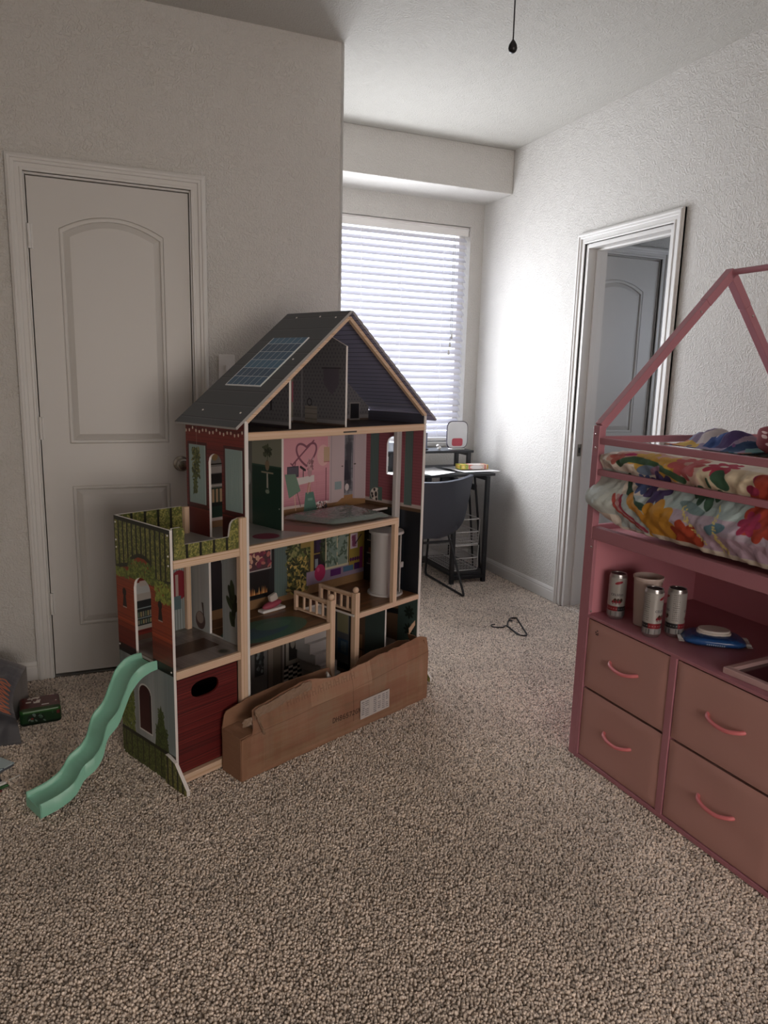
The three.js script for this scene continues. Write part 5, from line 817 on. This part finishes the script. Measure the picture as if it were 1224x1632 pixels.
{ // ---- stacked white wire baskets on the lower desk shelf
  const w = std(lin(.66, .65, .64), .4);
  const mk = (y, label) => {
    const b = thing('wire_basket', label, 'basket', [2.302, y, -4.245], 0, 'white wire baskets in the desk');
    const X = .092, Z = .20, H = .17, fr = [];
    const loop = (yy, k) => wire([[-X * k, yy, -Z * k], [X * k, yy, -Z * k], [X * k, yy, Z * k], [-X * k, yy, Z * k]], .0032, 6, .02, true);
    part('top_rim', loop(H, 1), w, b); part('middle_rim', loop(.085, .99), w, b); part('base_rim', loop(.0035, .98), w, b);
    for (const [sx, sz] of [[1, 1], [1, -1], [-1, 1], [-1, -1]]) part('corner_upright', bar([sx * X * .98, .002, sz * Z * .97], [sx * X, H, sz * Z], .005, .005), w, b);
    const mesh = []; for (let i = 1; i < 16; i++) { const z = -Z + 2 * Z * i / 16; mesh.push(cyl(.0009, .0009, .085, X * .98, .003, z, 5), cyl(.0009, .0009, .085, -X * .98, .003, z, 5), new THREE.CylinderGeometry(.0009, .0009, 2 * X * .97, 5).rotateZ(Math.PI / 2).translate(0, .004, z)); }
    for (let i = 1; i < 8; i++) { const x = -X + 2 * X * i / 8; mesh.push(cyl(.0009, .0009, .085, x, .003, Z * .98, 5), cyl(.0009, .0009, .085, x, .003, -Z * .98, 5), new THREE.CylinderGeometry(.0009, .0009, 2 * Z * .97, 5).rotateX(Math.PI / 2).translate(x, .005, 0)); }
    for (const y2 of [.025, .045, .065]) for (const s of [-1, 1]) mesh.push(new THREE.CylinderGeometry(.0009, .0009, 2 * Z * .98, 5).rotateX(Math.PI / 2).translate(s * X * .985, y2, 0), new THREE.CylinderGeometry(.0009, .0009, 2 * X * .98, 5).rotateZ(Math.PI / 2).translate(0, y2, s * Z * .985));
    tag(part('wire_mesh', mesh, w, b), null, null, null, 'stuff');
  };
  mk(.073, 'lower white wire basket standing on the black shelf under the desk'); mk(.247, 'upper white wire basket stacked on another one under the desk');
}
{ // ---- desk chair seen from behind
  const c = thing('desk_chair', 'dark grey bucket chair with black sled legs pushed up to the desk', 'chair', [1.90, 0, -3.79]);
  const lea = std(lin(.045, .050, .068), .5);
  part('backrest', sheet(30, 26, (S, T) => { const a = (S - .5) * 2, ww = T < .35 ? .155 + .105 * Math.sqrt(T / .35 * (2 - T / .35)) : .26 + .022 * (T - .35); const y = .375 + T * .375 - .028 * (1 - a * a) * T; return [a * ww, y, .055 * T - .075 * a * a - .03 * (1 - T) ** 2]; }, -.022), lea, c);
  part('seat', sheet(24, 20, (S, T) => { const a = (S - .5) * 2; return [a * (.20 - .03 * T * T), .395 + .03 * a * a + .03 * T + (1 - T) * (1 - T) * .012, -.03 - T * .40]; }, .03), lea, c);
  const leg = (s) => wire([[s * .19, .372, -.30], [s * .205, .30, -.42], [s * .222, .008, -.48], [s * .222, .008, .065], [s * .185, .372, -.11]], .0075, 10, .03);
  part('sled_leg', leg(-1), MAT.black, c); part('sled_leg', leg(1), MAT.black, c);
  part('cross_bar', bar([-.196, .325, -.085], [.196, .325, -.085], .014, .014), MAT.black, c); part('cross_bar', bar([-.19, .368, -.29], [.19, .368, -.29], .014, .014), MAT.black, c);
}
{ // ---- folded stand leaning in the corner
  const s = thing('pole_stand', 'thin black pole stand leaning in the corner behind the desk end', 'stand', [0, 0, 0]);
  part('pole', [tube([[2.50, .69, -4.33], [2.53, .3, -4.29], [2.545, .02, -4.272]], .008, 10)], MAT.black, s);
  part('pole', [tube([[2.515, .60, -4.43], [2.528, .2, -4.37], [2.531, .0085, -4.345]], .0075, 10)], MAT.black, s);
  part('foot', [bx(2.536, 2.563, .0, .03, -4.283, -4.256, .006)], MAT.black, s);
  part('clamp', [bx(2.494, 2.522, .56, .60, -4.43, -4.32, .006)], MAT.black, s);
}
{ // ---- papers and small things on the desk
  const PAP = std(lin(.72, .72, .72), .8), y = .7205;
  const paper = (label, pts, lift, yy = y) => { const p = thing('paper_sheet', label, 'paper', [0, yy + .001, 0], 0); const [a, b, c, e] = pts; part('sheet', sheet(16, 16, (S, T) => { const x = (a[0] * (1 - S) + b[0] * S) * (1 - T) + (e[0] * (1 - S) + c[0] * S) * T, z = (a[1] * (1 - S) + b[1] * S) * (1 - T) + (e[1] * (1 - S) + c[1] * S) * T; return [x, .0015 + lift * (nz(x * 9, z * 9) + .6) * Math.max(S, T), z]; }, .0008), PAP, p); };
  paper('wrinkled white paper sheet on the desk edge above the dark chair', [[2.0, -3.985], [2.20, -4.05], [2.19, -4.33], [1.97, -4.27]], .006);
  paper('white paper sheet reaching over the right end of the desk', [[2.27, -4.055], [2.535, -4.05], [2.485, -4.36], [2.24, -4.32]], .004, .7235);
  paper('white paper seen through the arched window of the dollhouse', [[1.70, -4.06], [1.88, -4.05], [1.90, -4.17], [1.71, -4.2]], .004);
  const bxy = thing('toy_box', 'flat yellow and pink printed toy box lying on the papers', 'box', [2.385, .733, -4.17], -.14);
  const tt = print(.2, .09, 1500, (g) => { R(g, '#d6c4b8', 0, .2, 0, .09); R(g, '#8f9a3c', 0, .012, 0, .09); R(g, '#d6b84a', .012, .04, 0, .09); EL(g, '#e8d88a', .026, .045, .009, .025); R(g, '#9aa84a', .04, .06, 0, .09); R(g, '#cf6f63', .062, .09, .01, .08); EL(g, '#e3ddda', .115, .045, .045, .034); R(g, '#c9695f', .172, .182, 0, .09); R(g, '#d0a040', .19, .2, 0, .09); for (let i = 0; i < 20; i++) EL(g, ['#b8453f', '#e0d6c8', '#7f8f3a'][i % 3], rr(.0, .2), rr(0, .09), .003, .003); });
  const bg = new RoundedBoxGeometry(.2, .03, .085, 2, .002); const bp = bg.attributes.position, bn = bg.attributes.normal, bu = bg.attributes.uv; for (let i = 0; i < bp.count; i++) bu.setXY(i, bp.getX(i) + .1, Math.abs(bn.getY(i)) > .7 ? .045 - bp.getZ(i) : .045 + bp.getY(i) * 2.6);
  part('carton', bg.translate(0, .015, 0), new THREE.MeshStandardMaterial({ map: tt, roughness: .5 }), bxy);
  const pl = thing('plaque', 'white rounded standing plaque with dark outline and red lower patch on the riser', 'plaque', [2.337, .849, -4.30]);
  const rs = (w, h, r, y0) => { const s = new THREE.Shape(); s.moveTo(-w + r, y0); s.lineTo(w - r, y0); s.quadraticCurveTo(w, y0, w, y0 + r); s.lineTo(w, y0 + h - r); s.quadraticCurveTo(w, y0 + h, w - r, y0 + h); s.lineTo(-w + r, y0 + h); s.quadraticCurveTo(-w, y0 + h, -w, y0 + h - r); s.lineTo(-w, y0 + r); s.quadraticCurveTo(-w, y0, -w + r, y0); return s; };
  part('outline', ext(rs(.078, .182, .045, .006), .006, .001, { bevelOffset: 0 }).translate(0, 0, -.006), std(lin(.04, .03, .05), .5), pl);
  part('face', ext(rs(.073, .172, .042, .011), .003, .0008, { bevelOffset: 0 }), std(lin(.66, .66, .67), .45), pl);
  part('patch', ext(rs(.040, .052, .016, .022), .0015, 0).translate(0, 0, .0038), std(lin(.5, .07, .10), .5), pl, 'red patch');
  part('stand', bx(-.05, .05, 0, .006, -.03, .02, .002), MAT.white, pl);
  const tb = thing('small_sign', 'upright blue grey card at the left side of the riser by the dollhouse wall', 'card', [2.095, .849, -4.30], .2);
  part('card', bx(-.025, .022, 0, .112, -.004, .004, .002), std(lin(.16, .19, .26), .5), tb); part('foot', bx(-.02, .02, 0, .008, -.02, .02, .002), MAT.black, tb);
  const tk = thing('trinket', 'small white trinket standing on the riser in front of the blind', 'figurine', [2.196, .849, -4.29]);
  part('body', new THREE.SphereGeometry(.013, 16, 12).scale(1, .9, .9).translate(.006, .0117, 0), MAT.white, tk); part('top', new THREE.SphereGeometry(.010, 16, 12).translate(-.006, .026, 0), MAT.white, tk); part('button', new THREE.SphereGeometry(.004, 8, 6).translate(-.012, .022, .008), MAT.black, tk);
  const pb = thing('folded_plastic', 'heap of folded clear plastic on the riser, seen through the dollhouse window', 'plastic', [1.87, .849, -4.31]);
  part('film', sheet(36, 24, (S, T) => { const e = Math.min(1, 6 * Math.min(S, 1 - S, T, 1 - T)); return [-.13 + S * .24, .002 + e * (.045 + .016 * nz(S * 6, T * 16)), .07 - T * .14]; }, .0015), new THREE.MeshPhysicalMaterial({ color: lin(.6, .64, .70), roughness: .2, transmission: .4, thickness: 0 }), pb);
}
scene.traverse((o) => { if (o.isMesh) o.castShadow = o.receiveShadow = true; if (o.isLight && !o.isRectAreaLight) o.castShadow = true; });
renderer.render(scene, camera);
